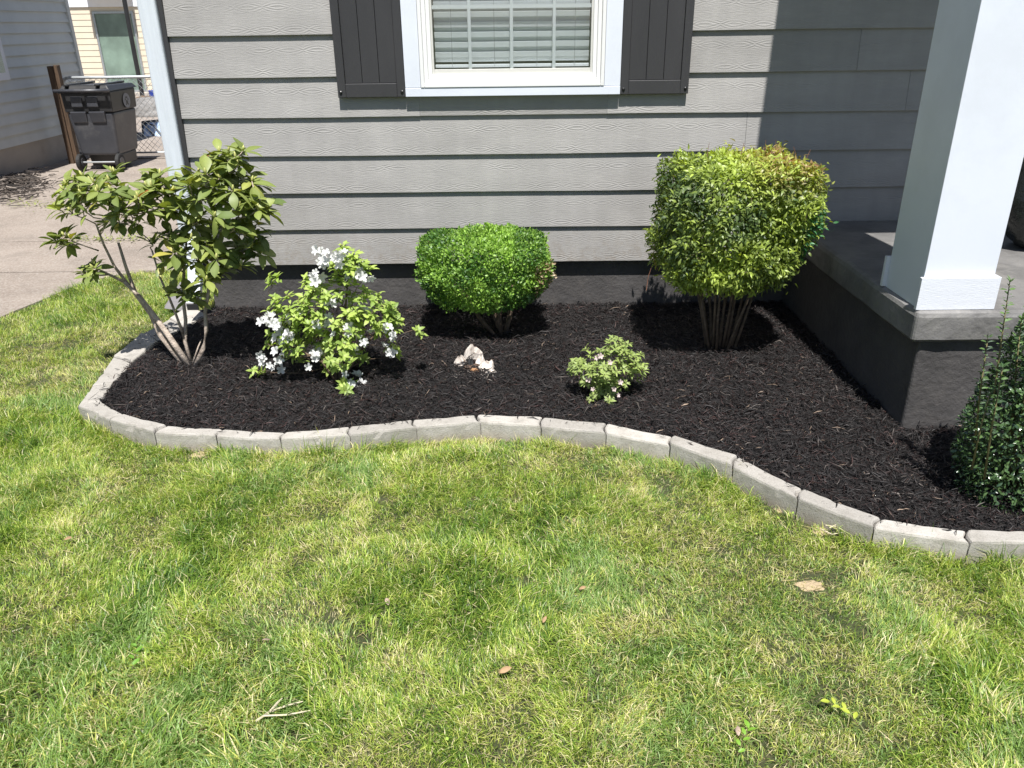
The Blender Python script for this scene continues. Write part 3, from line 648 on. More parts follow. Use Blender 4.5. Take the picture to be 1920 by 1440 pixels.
def grow(stems, tips, mb, r0, rt, wob=.02, n=5, taper=.55):
    """stems: polylines with radii; every tip is joined to the nearest lower node by a curved twig"""
    nodes = []
    for pts, rr in stems:
        mb.tube(pts, rr, 7)
        for p, r in zip(pts, rr): nodes.append((Vector(p), r))
        for a, b, r in zip(pts[:-1], pts[1:], rr): nodes.append((Vector(a).lerp(Vector(b), .5), r))
    root = nodes[0][0]
    tips = sorted(tips, key=lambda t: min((t-nd[0]).length for nd in nodes))
    for t in tips:
        best = None
        for p, r in nodes:
            dv = t-p
            if dv.z < -.03: continue
            cost = dv.length+max(0, .35-dv.z/max(dv.length, 1e-4))*.12
            if best is None or cost < best[0]: best = (cost, p, r)
        if best is None: best = (0, root, r0)
        p = best[1]; L = (t-p).length
        if L < .006: continue
        c1 = p.lerp(t, .4)+Vector((random.gauss(0, wob), random.gauss(0, wob), -L*.08)); c2 = p.lerp(t, .75)+Vector((random.gauss(0, wob*.6), random.gauss(0, wob*.6), -L*.06))
        ra = max(rt, min(best[2]*.8, rt+L*.02)); mb.tube([p, c1, c2, t], [ra, ra*.85, (ra+rt)/2, rt], n)
        nodes += [(c1, ra*.85), (c2, (ra+rt)/2)]
def V3(a): return np.array([[v.x, v.y, v.z] for v in a])

# ---- rhododendron
RB = atz(357, 690, .06)
rh = empty('rhododendron', RB, 'large leggy rhododendron with big leathery olive leaves at the house corner', 'shrub')
def P(px, py, dy=0): return aty(px, py, RB.y+dy)
stems = [([RB, P(318,632,.0), P(288,590,.04), P(262,556,.06), P(232,528,.05)], [.017, .0145, .012, .010, .008]),
         ([P(340,672,.02)-Vector((0,0,.03)), P(300,628,.05), P(283,590,.07), P(255,552,.08), P(236,500,.10), P(222,455,.1)], [.013, .0125, .011, .010, .008, .006]),
         ([RB+Vector((-.01,.05,-.01)), P(347,640,.06), P(348,600,.08), P(343,560,.08), P(345,510,.1), P(350,450,.08)], [.010, .0095, .009, .008, .007, .005]),
         ([P(348,640,.06), P(330,590,.06), P(318,560,.04), P(300,520,.03), P(285,470,.02)], [.007, .0065, .006, .005, .004]),
         ([RB+Vector((.02,0,0)), P(381,653,-.01), P(387,620,.0), P(385,585,.02), P(392,540,.03), P(400,480,.04), P(412,430,.03)], [.012, .0115, .010, .009, .008, .006, .005]),
         ([P(362,680,.01), P(372,650,.03), P(378,636,.04)], [.005, .004, .002]),
         ([P(232,528,.05), P(205,515,.02), P(185,505,.0)], [.008, .006, .004]),
         ([P(245,540,.08), P(215,500,.12), P(195,460,.1), P(180,420,.06)], [.009, .007, .006, .004]),
         ([P(185,470,.05), P(150,458,.0), P(125,448,-.03)], [.004, .003, .003])]
tips = []
def above_mulch(p, px, py):
    return atz(px, py, random.uniform(.08, .10)) if p.z < .08 else p
def ell(n, cx_, cy_, rx, ry, dy, power=.45):
    out = []
    while len(out) < n:
        a, b, c = random.uniform(-1, 1), random.uniform(-1, 1), random.uniform(-1, 1); q = a*a+b*b+c*c
        if q > 1 or q < power: continue
        out.append(P(cx_+a*rx, cy_+b*ry, c*dy))
    return out
tips += ell(62, 205, 372, 108, 52, .24, .15)+ell(62, 410, 395, 92, 98, .26, .1)+ell(14, 440, 302, 44, 30, .08, 0)+ell(16, 405, 500, 85, 42, .16, 0)+ell(8, 350, 430, 50, 50, .15, 0)+ell(7, 118, 445, 24, 22, .05, 0)+ell(6, 165, 500, 22, 18, .06, 0)+ell(7, 310, 470, 40, 40, .14, .1)+ell(5, 300, 350, 40, 30, .12, 0)+ell(7, 480, 360, 26, 60, .08, 0)+ell(5, 478, 460, 20, 30, .1, 0)+ell(5, 345, 545, 26, 16, .06, 0)
mb = MB(); grow(stems, tips, mb, .01, .0028, .015); mb.build('stems', M['bark'], rh, smooth=True)
pos = []; dr = []; up = []; sz = []; cl = []; buds = MB()
ctr = P(320, 430, 0)
for t in tips:
    out = (t-ctr); out.z = max(out.z, 0)*.6+.25; axis = out.normalized()*.5+Vector((random.gauss(0, .2), random.gauss(0, .2), .9)); axis.normalize()
    a = axis.orthogonal().normalized(); b = axis.cross(a); n_ = random.randint(5, 9); ph = random.random()*6
    tone = random.random()
    for k in range(n_):
        an = ph+k*2.399+random.gauss(0, .3); lift = random.uniform(-.6, .85); dv = (a*math.cos(an)+b*math.sin(an))*1.0+axis*lift+Vector((0, 0, .04)); dv.normalize()
        pos.append(t-axis*random.uniform(0, .012)+dv*.006); dr.append(dv); up.append(axis+Vector((0, 0, .3))+Vector((random.gauss(0, .3), random.gauss(0, .3), 0))); sz.append(random.triangular(.040, .104, .085)*(.86 if t.x < P(290, 400).x else 1.04))
        q = random.random()*.55+tone*.45; c0 = Vector((.075, .120, .028)).lerp(Vector((.27, .31, .075)), q)
        if random.random() < .02: c0 = Vector((.36, .33, .07))
        if random.random() < .002: c0 = Vector((.30, .10, .02))
        cl.append(tuple(c0))
    buds.tube([t-axis*.004, t+axis*.010, t+axis*.019, t+axis*.026], [.003, .0062, .0045, .001], 6)
tm = [leaf_tmpl(6, .46, .12, .08, 'obovate'), leaf_tmpl(6, .52, .05, .16, 'obovate'), leaf_tmpl(6, .42, .22, -.04, 'oval'), leaf_tmpl(6, .48, -.05, .26, 'obovate'), leaf_tmpl(6, .54, .16, .02, 'obovate'), leaf_tmpl(6, .38, .02, .20, 'oval')]
put_leaves(rh, V3(pos), V3(dr), V3(up), np.array(sz), np.array(cl), tm, leaf_mat('rhododendron_leaf', .48, .22, (1.5, 1.5, .5)), 300)
buds.build('flower_buds', simple('pale_bud', (.42, .42, .14), .6, .2, 30), rh, smooth=True)['kind'] = 'stuff'

# ---- flower template: five lobed funnel
def flower_mesh(name, c, r=1.0, n=5, cup=.35, seed=0):
    rr = random.Random(seed); vs = [(0, 0, -.25)]; fs = []; col = [np.array(c)*.75]
    K = n*4
    for ri, (rad, z) in enumerate(((.22, -.05), (.6, cup*.35), (1.0, cup*.55))):
        for i in range(K):
            th_ = 2*math.pi*i/K; lob = abs(math.cos(th_*n/2)); e = rad*(1 if ri == 0 else (.55+.5*lob**.6 if ri == 2 else .85+.12*lob))
            vs.append((e*math.cos(th_), e*math.sin(th_), z+(rr.uniform(-.10, .10) if ri == 2 else 0)+.1*math.sin(th_*n)*(ri == 2))); col.append(np.array(c)*(1 if ri else .85))
    for i in range(K): fs.append((0, 1+i, 1+(i+1) % K))
    for ri in range(2):
        for i in range(K): a = 1+ri*K; fs.append((a+i, a+K+i, a+K+(i+1) % K, a+(i+1) % K))
    me = bpy.data.meshes.new(name); me.from_pydata(vs, [], fs); me.materials.append(M['petal'])
    at_ = me.attributes.new('col', 'FLOAT_COLOR', 'POINT'); c4 = np.ones((len(vs), 4), np.float32); c4[:, :3] = np.array(col); at_.data.foreach_set('color', c4.ravel())
    for p in me.polygons: p.use_smooth = True
    return me
def put_flower(parent, me, p, d, s_):
    o = bpy.data.objects.new('flower', me); link(o, parent); o.location = p-root_loc(parent); o.rotation_mode = 'QUATERNION'; o.rotation_quaternion = Vector(d).to_track_quat('Z', 'Y'); o.scale = (s_,)*3; return o

# ---- white azalea
AB = atz(632, 722, .06); AB.y += .04
azl = empty('white_azalea', AB, 'lime leaved azalea with clusters of white flowers next to the rhododendron', 'shrub')
def P(px, py, dy=0): return above_mulch(aty(px, py, AB.y+dy), px, py)
blobs = [(60, 620, 590, 80, 60, .16), (42, 655, 500, 42, 38, .10), (36, 540, 580, 45, 40, .12), (38, 700, 580, 48, 45, .14), (34, 545, 640, 50, 35, .12), (44, 640, 660, 60, 40, .18), (3, 510, 525, 10, 12, .03), (16, 735, 600, 22, 28, .08), (4, 648, 470, 12, 18, .03), (6, 645, 722, 20, 12, .03), (3, 488, 695, 14, 10, .04), (4, 740, 650, 18, 20, .08), (2, 785, 622, 8, 6, .03), (18, 600, 540, 40, 30, .1)]
tips = []
for b_ in blobs: tips += ell(b_[0], b_[1], b_[2], b_[3], b_[4], b_[5], 0)
stems = [([AB-Vector((0,0,.03)), P(618,672), P(600,640,.02), P(580,600,.03)], [.008, .007, .005, .004]), ([AB-Vector((0,0,.03)), P(640,660,.03), P(645,610,.04), P(650,550,.04), P(655,500,.03)], [.008, .007, .006, .004, .003]), ([AB-Vector((0,0,.03)), P(670,665), P(700,630,.03), P(720,600,.03)], [.007, .006, .005, .003]), ([AB-Vector((0,0,.03)), P(605,680,-.05), P(560,655,-.04), P(525,640,0)], [.006, .005, .004, .003])]
mb = MB(); grow(stems, tips, mb, .006, .0016, .012, 4); mb.build('stems', M['bark_dark'], azl, smooth=True)
pos = []; dr = []; up = []; sz = []; cl = []; ctr = P(625, 610, .05)
for t in tips:
    out = t-ctr; axis = (out.normalized()*.6+Vector((random.gauss(0, .25), random.gauss(0, .25)-.15, .8))).normalized(); a = axis.orthogonal().normalized(); b = axis.cross(a); ph = random.random()*6; tone = random.random()
    for k in range(random.randint(6, 10)):
        an = ph+k*2.399; lv_ = random.random(); dv = ((a*math.cos(an)+b*math.sin(an))+axis*random.uniform(.0, .8)).normalized()
        pos.append(t-axis*lv_*.03); dr.append(dv); up.append(axis+Vector((0, 0, .2))); sz.append(random.uniform(.026, .046)*(1 if lv_ > .3 else .8))
        cl.append(tuple(Vector((.15, .23, .045)).lerp(Vector((.38, .46, .11)), random.random()*.6+tone*.4)))
tm = [leaf_tmpl(4, .46, .14, .12, 'oval'), leaf_tmpl(4, .40, .06, .22, 'oval'), leaf_tmpl(4, .5, .2, .05, 'oval')]
put_leaves(azl, V3(pos), V3(dr), V3(up), np.array(sz), np.array(cl)*1.15, tm, leaf_mat('azalea_leaf', .5, .35, (1.3, 1.4, .5)), 300)
fm = [flower_mesh('flower', (.74, .74, .72), 1, 5, .9, s_) for s_ in range(6)]
clus = [(608, 488, 9), (625, 478, 6), (592, 520, 6), (668, 500, 6), (680, 512, 5), (655, 512, 4), (500, 598, 4), (515, 610, 4), (540, 605, 5), (528, 640, 6), (545, 655, 4), (535, 625, 5), (493, 672, 3), (512, 688, 3), (655, 625, 4), (675, 640, 3), (620, 600, 3), (740, 622, 3), (715, 618, 3), (690, 588, 3), (654, 724, 3), (668, 708, 2), (640, 690, 3), (660, 668, 3), (600, 655, 3), (585, 672, 3), (620, 560, 2), (728, 655, 2)]
for (px, py, n_) in clus:
    c0 = P(px, py, random.uniform(-.12, -.02))
    for k in range(int(n_*1.5)):
        dv = Vector((random.gauss(0, .6), random.gauss(-.55, .4), random.gauss(.45, .4))).normalized(); put_flower(azl, random.choice(fm), c0+Vector((random.gauss(0, .020), random.gauss(0, .018), random.gauss(0, .016))), dv, random.uniform(.015, .027))

# ---- generic clipped bush: leaves in a shell volume
def shell_pts(n, inside, bb, depth_f):
    out = []; k = 0
    while len(out) < n and k < 60:
        q = np.stack([rng.uniform(bb[0], bb[1], n), rng.uniform(bb[2], bb[3], n), rng.uniform(bb[4], bb[5], n)], 1); f_ = inside(q); p = np.where(f_ < 1, np.clip((f_-depth_f)/(1-depth_f), 0.02, 1)**1.3, 0); out += list(q[rng.random(n) < p]); k += 1
    return np.array(out[:n])
def superell(c, r, p):
    c = np.array(c); r = np.array(r)
    def f_(q):
        d = np.abs((q-c)/r); s_ = (d**p).sum(1)**(1/p); return s_+AMP*(fbm(q[:, 0]*1.0+q[:, 2]*.7, q[:, 1]+q[:, 2], FRQ, 61)-.5)
    return f_
def bush_leaves(q, c, jit=.7, upb=.4):
    out = q-np.array(c); out /= np.linalg.norm(out, axis=1, keepdims=True); d = out*.7+rng.normal(0, jit, q.shape)+np.array([0, 0, upb]); u = out+rng.normal(0, .5, q.shape)+np.array([0, 0, .5]); return d, u
AMP, FRQ = .36, 10
# boxwood
BB = atz(940, 628, .06)
bx = empty('boxwood', BB, 'bright green boxwood clipped into a flat topped block, middle of the bed', 'shrub')
t_l = aty(785, 470, 4.02); t_r = aty(1037, 480, 4.02); tz = aty(900, 452, 3.9).z; cz0 = aty(900, 592, 3.85).z
bc = ((t_l.x+t_r.x)/2, 4.08, (tz+cz0)/2-.012); br = ((t_r.x-t_l.x)/2-.008, .27, (tz-cz0)/2-.005)
def box_in(q):
    h = np.clip((q[:, 2]-(bc[2]-br[2]))/(2*br[2]), 0, 1); k = .72+.28*np.clip(h*2.0, 0, 1)**.8
    qq = q.copy(); qq[:, 0] = bc[0]+(q[:, 0]-bc[0])/k+.02*(1-h); qq[:, 1] = bc[1]+(q[:, 1]-bc[1])/k
    return superell(bc, br, 5.5)(qq)
q = shell_pts(30000, box_in, (bc[0]-br[0]*1.2, bc[0]+br[0]*1.2, bc[1]-br[1]*1.2, bc[1]+br[1]*1.2, bc[2]-br[2]*1.15, bc[2]+br[2]*1.12), .52)
out_ = q-np.array(bc); ls_ = rng.random(len(q)) < .025; q[ls_] = np.array(bc)+out_[ls_]*rng.uniform(1.0, 1.08, (ls_.sum(), 1)); d, u = bush_leaves(q, bc, .6, .5); n = len(q); h = (q[:, 2]-bc[2])/br[2]
tone = np.clip(.45+.35*rng.normal(0, .8, n)+.9*(fbm(q[:, 0], q[:, 2], 14, 71)-.5)*2, 0, 1)[:, None]
c = np.array([.045, .12, .018])*(1-tone)+np.array([.26, .42, .06])*tone; c *= rng.uniform(.7, 1.25, (n, 1)); br_ = (q[:, 0] > bc[0]+br[0]*.72) & (rng.random(n) < .45) & (h < .5); c[br_] = np.array([.28, .20, .11])*rng.uniform(.6, 1.2, (br_.sum(), 1))
tmb = [leaf_tmpl(2, .62, .12, .1, 'oval'), leaf_tmpl(2, .55, .2, .0, 'oval')]
put_leaves(bx, q, d, u, rng.uniform(.012, .021, n), c, tmb, leaf_mat('boxwood_leaf', .45, .25, (1.2, 1.5, .4)), 0)
mb = MB(); rs = random.Random(3)
stems = []
for k in range(9):
    an = rs.uniform(0, 6.28); e = Vector((bc[0]+math.cos(an)*.15, bc[1]+math.sin(an)*.13, cz0+.08)); b0 = BB+Vector((math.cos(an)*.015, math.sin(an)*.015, -.03)); stems.append(([b0, b0.lerp(e, .45)+Vector((rs.gauss(0, .015), rs.gauss(0, .015), -.01)), e], [.011, .008, .006]))
tips = [Vector(p) for p in q[rng.integers(0, n, 90)]]; tips = [Vector((bc[0]+(t.x-bc[0])*.93, bc[1]+(t.y-bc[1])*.93, t.z)) for t in tips]
grow(stems, tips, mb, .008, .0012, .012, 4); mb.build('stems', M['bark_dark'], bx, smooth=True)
AMP, FRQ = .34, 8
# nandina
NB = atz(1352, 662, .06)
nd = empty('nandina', NB, 'tall bushy nandina with yellow green and reddish leaves on bare cane stems', 'shrub')
nl_, nr_ = aty(1218, 400, 3.74), aty(1540, 400, 3.74); nzt = aty(1380, 290, 3.66).z; nzb = aty(1350, 565, 3.6).z
nc = ((nl_.x+nr_.x)/2+.003, 3.82, (nzt+nzb)/2); nr = ((nr_.x-nl_.x)/2*.89, .33, (nzt-nzb)/2-.012)
def nan_in(q):
    h = (q[:, 2]-nc[2])/nr[2]; sh = .045*np.clip(h, -1, 1); k = 1-.20*np.clip(-h-.25, 0, 1)+.0*h; qq = q.copy(); qq[:, 0] = nc[0]+(q[:, 0]-sh-nc[0])/k+.015*(h); qq[:, 1] = nc[1]+(q[:, 1]-nc[1])/k
    return superell(nc, nr, 3.8)(qq)
q = shell_pts(30000, nan_in, (nc[0]-nr[0]*1.25, nc[0]+nr[0]*1.25, nc[1]-nr[1]*1.2, nc[1]+nr[1]*1.2, nc[2]-nr[2]*1.2, nc[2]+nr[2]*1.2), .45)
out_ = q-np.array(nc); ls_ = rng.random(len(q)) < .06; q[ls_] = np.array(nc)+out_[ls_]*rng.uniform(1.0, 1.12, (ls_.sum(), 1)); d, u = bush_leaves(q, nc, .75, -.05); n = len(q); h = (q[:, 2]-nc[2])/nr[2]; hx = (q[:, 0]-nc[0])/nr[0]
nzv = fbm(q[:, 0]*1+3, q[:, 2], 7, 81); yel = np.clip(.36+1.5*np.clip(h-.5, 0, 1)+1.2*np.clip(-h-.35, 0, 1)+1.8*(nzv-.5)+rng.normal(0, .26, n), 0, 1)[:, None]
c = np.array([.062, .105, .035])*(1-yel)+np.array([.36, .45, .08])*yel; c *= rng.uniform(.65, 1.25, (n, 1))
red = np.clip((h-.45)*1.8, 0, 1)*np.clip((hx+.15)*2, 0, 1)*(rng.random(n) < .7)*rng.uniform(.3, .9, n); c = c*(1-red[:, None])+np.array([.28, .10, .09])*red[:, None]
blue = (hx > .75) & (h < .3) & (h > -.4) & (rng.random(n) < .6); c[blue] = np.array([.06, .20, .07])*rng.uniform(.7, 1.3, (blue.sum(), 1))
tmn = [leaf_tmpl(3, .38, .14, .15, 'lance'), leaf_tmpl(3, .44, .05, .25, 'lance')]
put_leaves(nd, q, d, u, rng.uniform(.018, .034, n), c, tmn, leaf_mat('nandina_leaf', .42, .36, (1.4, 1.4, .4)), 300)
stems = []; rs = random.Random(5)
for k in range(17):
    an = rs.uniform(0, 6.28); rb = rs.uniform(.01, .07); b0 = NB+Vector((math.cos(an)*rb, math.sin(an)*rb*.8+.04, -.03)); e = b0+Vector((math.cos(an)*rb*1.6+rs.gauss(0, .02), math.sin(an)*rb*1.6+rs.gauss(0, .02), .38+rs.uniform(0, .12))); stems.append(([b0, b0.lerp(e, .5)+Vector((rs.gauss(0, .006), rs.gauss(0, .006), 0)), e], [rs.uniform(.006, .010), .0065, .005]))
tips = [Vector(p) for p in q[rng.integers(0, n, 130)]]
mb = MB(); grow(stems, tips, mb, .007, .0012, .015, 4); mb.build('canes', M['bark_dark'], nd, smooth=True)
shoot_m = simple('reddish_shoot', (.22, .10, .06), .6, .3)
for (px, py) in ((1520, 280), (1488, 275), (1455, 262), (1436, 262), (1395, 268), (1330, 268), (1262, 330), (1540, 330), (1222, 500), (1228, 460)):
    p = aty(px, py, 3.78); MB().tube([p+Vector((random.gauss(0, .02), .0, -.12)), p+Vector((random.gauss(0, .01), 0, -.05)), p], [.002, .0016, .001], 4).build('shoot', shoot_m, nd)

# ---- small variegated azalea
SB = atz(1142, 746, .06); SB.y += .03
sa = empty('small_azalea', SB, 'small mound of variegated azalea with a few pale pink blooms', 'shrub')
def P(px, py, dy=0): return above_mulch(aty(px, py, SB.y+dy), px, py)
tips = ell(105, 1140, 690, 74, 46, .15, 0)+ell(16, 1158, 650, 22, 22, .05, 0)+ell(20, 1130, 735, 28, 18, .06, 0)+ell(10, 1082, 685, 16, 12, .05, 0)+ell(6, 1195, 680, 18, 20, .05, 0)
mb = MB(); grow([([SB-Vector((0,0,.03)), P(1140,712), P(1140,690)], [.006, .005, .004])], tips, mb, .004, .0014, .008, 4); mb.build('stems', M['bark_dark'], sa)
pos = []; dr = []; up = []; sz = []; cl = []; ctr = P(1140, 715, .03)
for t in tips:
    axis = ((t-ctr).normalized()*.8+Vector((random.gauss(0, .2), random.gauss(0, .2), .6))).normalized(); a = axis.orthogonal().normalized(); b = axis.cross(a); ph = random.random()*6
    for k in range(random.randint(9, 12)):
        an = ph+k*2.399; dv = ((a*math.cos(an)+b*math.sin(an))+axis*random.uniform(.0, 1.1)).normalized()
        pos.append(t-axis*random.uniform(0, .018)); dr.append(dv); up.append(axis+Vector((0, 0, .2))); sz.append(random.uniform(.020, .034)); cl.append(tuple(Vector((.12, .22, .03)).lerp(Vector((.30, .42, .07)), random.random())))
tms = [leaf_tmpl(4, .32, .14, .12, 'obovate'), leaf_tmpl(4, .30, .06, .22, 'obovate')]
put_leaves(sa, V3(pos), V3(dr), V3(up), np.array(sz), np.array(cl), tms, leaf_mat('variegated_leaf', .5, .3, (1.2, 1.2, .8)), 300, edge=(.50, .50, .26))
fp = [flower_mesh('flower', (.66, .54, .52), 1, 5, .9, 10+s_) for s_ in range(2)]
for (px, py) in ((1162, 717), (1150, 730), (1158, 741), (1125, 668), (1120, 672), (1143, 680), (1112, 730), (1103, 712)):
    put_flower(sa, random.choice(fp), P(px, py, -.11), Vector((random.gauss(0, .4), -.7, .5)), random.uniform(.009, .015))

# ---- dark glossy holly at the right
HB = atz(1880, 925, .06)
ho = empty('holly_shrub', HB, 'dark glossy upright shrub in front of the porch corner, cut by the picture edge', 'shrub')
hc = (HB.x+.02, HB.y+.02, .30)
def ho_in(q):
    h = np.clip((q[:, 2]-.05)/.78, 0, 1); prof = .72+.55*np.sin(np.clip(h*1.1+.12, 0, 1)*math.pi)*.55-.30*np.clip(h-.6, 0, 1); lx = hc[0]+.07*h
    return np.hypot((q[:, 0]-lx)/(.195*prof), (q[:, 1]-hc[1])/(.185*prof))+np.where(q[:, 2] < .05, 1, 0)+np.where(q[:, 2] > .80, 1, 0)+.25*(fbm(q[:, 0]+q[:, 2], q[:, 1]+q[:, 2], 9, 91)-.5)
q = shell_pts(9500, ho_in, (hc[0]-.3, hc[0]+.4, hc[1]-.26, hc[1]+.26, .05, .80), .40)
d, u = bush_leaves(q, (hc[0]+.05, hc[1], .3), .7, .45); n = len(q)
szs = rng.uniform(.013, .024, n)
shp = [(P2, ) for P2 in ()]
stems = []; rs = random.Random(9); ep = []; ed = []; 
for k in range(26):
    an = rs.uniform(0, 6.28); rr = rs.uniform(.03, .15); b0 = Vector((hc[0]+math.cos(an)*rr*.5, hc[1]+math.sin(an)*rr*.5, .04)); e = Vector((hc[0]+math.cos(an)*rr+.07, hc[1]+math.sin(an)*rr, rs.uniform(.55, .76)))
    stems.append([b0, b0.lerp(e, .5)+Vector((rs.gauss(0, .012), rs.gauss(0, .012), 0)), e])
for (px0, py0, px1, py1, dy) in ((1850, 860, 1893, 530, .02), (1828, 830, 1852, 635, -.02), (1895, 820, 1915, 600, 0), (1822, 880, 1857, 735, -.08), (1845, 900, 1880, 690, -.1), (1905, 880, 1935, 640, -.06)):
    stems.append([aty(px0, py0, HB.y+dy), aty((px0+px1)/2-2, (py0+py1)/2, HB.y+dy), aty(px1, py1, HB.y+dy)])
mb = MB()
for s3 in stems:
    mb.tube(s3, [.0042, .003, .0015], 5)
    L_ = (s3[2]-s3[0]).length; nn_ = int(L_/.014)
    for i in range(nn_):
        t_ = i/nn_; p = s3[0].lerp(s3[1], t_*2) if t_ < .5 else s3[1].lerp(s3[2], t_*2-1)
        if t_ < .35: continue
        for sg in (0, math.pi): an = i*1.57+sg+rs.gauss(0, .25); ep.append(p); ed.append(Vector((math.cos(an), math.sin(an), .45)))
    for k in range(4): an = k*1.57; ep.append(s3[2]); ed.append(Vector((math.cos(an)*.6, math.sin(an)*.6, .8)))
mb.build('stems', M['twig'], ho, smooth=True)
q = np.concatenate([q, V3(ep)]); d = np.concatenate([d, V3(ed)]); u = np.concatenate([u, np.tile([0, 0, 1.], (len(ep), 1))+rng.normal(0, .25, (len(ep), 3))]); szs = np.concatenate([szs, rng.uniform(.018, .030, len(ep))]); n = len(q)
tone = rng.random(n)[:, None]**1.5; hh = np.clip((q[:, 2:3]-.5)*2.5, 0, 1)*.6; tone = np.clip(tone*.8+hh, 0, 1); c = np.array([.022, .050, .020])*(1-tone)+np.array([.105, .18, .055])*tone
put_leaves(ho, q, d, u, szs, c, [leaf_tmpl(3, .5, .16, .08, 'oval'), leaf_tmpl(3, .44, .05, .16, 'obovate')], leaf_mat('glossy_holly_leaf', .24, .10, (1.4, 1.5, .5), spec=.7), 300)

# ---- pale splintered stump remnant
st = empty('old_stump', atz(884, 690, .06), 'broken pale remnant of an old stump poking out of the mulch', 'stump')
def shard(px, py, w, h, seed, lean=0, m=None, dy=0, nm='shard'):
    b = atz(px, py, .055); b.y += dy; r = random.Random(seed); K = 9; vs = []; lv = [(0, 1), (.3, 1.12), (.62, 1.0), (.86, .74), (1, .38)]
    sk = [1+r.uniform(-.3, .3) for _ in range(K)]; zk = [1+r.uniform(-.3, .22) for _ in range(K)]
    for (t, s_) in lv:
        for i in range(K):
            a = 2*math.pi*i/K; e = s_*sk[i]*(1+r.uniform(-.08, .08)); vs.append((b.x+w*.5*e*math.cos(a)+lean*t, b.y+w*.22*e*math.sin(a)+.02*t*(1 if seed % 2 else -.3), b.z-.01+h*t*(zk[i] if t > .5 else 1)))
    fs = [(l_*K+i, l_*K+(i+1) % K, (l_+1)*K+(i+1) % K, (l_+1)*K+i) for l_ in range(4) for i in range(K)]; fs.append(tuple(4*K+i for i in range(K)))
    return MB().add(vs, fs).build(nm, m or M['fell'], st)
shard(865, 690, .062, .062, 1, -.010, nm='shard'); shard(886, 682, .075, .090, 2, .002, dy=.03); shard(908, 698, .085, .055, 3, .022); shard(917, 702, .055, .035, 6, .01); shard(899, 694, .05, .07, 7, .01, dy=.01)
shard(889, 699, .060, .035, 4, 0, M['orange'], nm='rotten_core'); shard(883, 690, .024, .06, 5, .0, M['rubber'], dy=-.014, nm='hollow_shade')  # the black piece is painted shade for the gap between the shards
bp_ = atz(888, 697, .05); blob(bp_.x, bp_.y+.01, .052, .082, .05, .026, 5, 20, 10, .3).build('rotten_base', simple('rotten_brown_wood', (.10, .062, .042), .9, .5, 45, .006, 80), st)
mb = MB()
for k in range(60):
    p = atz(random.uniform(855, 925), random.uniform(690, 712), .07); a = random.uniform(0, 6.28); mb.tube([p, p+Vector((math.cos(a)*.02, math.sin(a)*.02, random.uniform(-.004, .008)))], [.0012, .0005], 4)
mb.build('splinters', M['fell'], st)['kind'] = 'stuff'

# ---- twigs and leaves lying in the lawn
def tw(pxs, r, label, m, name='fallen_twig', z=.035):
    o = MB()
    for seg in pxs: o.tube([atz(a, b, z+random.uniform(-.004, .004)) for a, b in seg], [r]*(len(seg)-1)+[r*.5], 5)
    p0 = atz(*pxs[0][0], 0); e = o.build(name, m); tag(e, label, 'twig'); return e
pale = simple('pale_dead_twig', (.55, .48, .34), .8, .15)
tw([[(480,1352),(505,1335),(540,1322),(568,1315)],[(495,1342),(540,1340),(582,1332)],[(505,1335),(520,1318),(530,1308)]], .0028, 'pale forked dead twig lying low left on the lawn', pale)
tw([[(1548,985),(1570,988),(1590,1000)],[(1555,990),(1575,980),(1598,990)],[(1540,992),(1560,1002),(1580,998)]], .0018, 'curled wisp of dry grass beside the edging stones on the right', pale, 'dry_grass_wisp')
tw([[(1340,858),(1352,848),(1360,843)]], .0015, 'thin pale stick', pale) if False else None
def lleaf(px, py, s_, ang, m, label, z=.03, shape='oval', wd=.5):
    tv, tf = leaf_tmpl(5, wd, .25, -.12, shape); me = bpy.data.meshes.new('fallen_leaf'); me.from_pydata(tv.tolist(), [], tf.tolist()); me.materials.append(m); o = bpy.data.objects.new('fallen_leaf', me); link(o)
    o.location = atz(px, py, z); o.scale = (s_*.75,)*3; o.rotation_euler = (random.uniform(-.3, .3), random.uniform(-.25, .1), math.radians(ang)); md = o.modifiers.new('solid', 'SOLIDIFY'); md.thickness = .02
    for p in me.polygons: p.use_smooth = True
    tag(o, label, 'leaf', None); return o
lleaf(935, 1262, .050, 15, M['dryleaf'], 'tan curled leaf in the lower middle of the lawn')
lleaf(120, 1012, .042, 0, M['dryleaf'], 'brown dead leaf on the lawn at the left')
lleaf(728, 1135, .040, 110, M['drypink'], 'greyish pink leaf standing in the darker grass tuft', .02)
lleaf(1018, 1168, .030, 60, M['dryleaf'], 'small orange brown leaf in the middle of the lawn', .03)
lleaf(1385, 1380, .034, 80, M['drypink'], 'grey brown leaf next to the green seedling at the bottom')
lleaf(1085, 1105, .034, 10, M['dryleaf'], 'narrow rusty leaf below the bare spot')
lleaf(508, 1200, .032, 200, M['drypink'], 'pale dry leaf in the left half of the lawn')
ygm = leaf_mat('lime_weed', .5, .3)
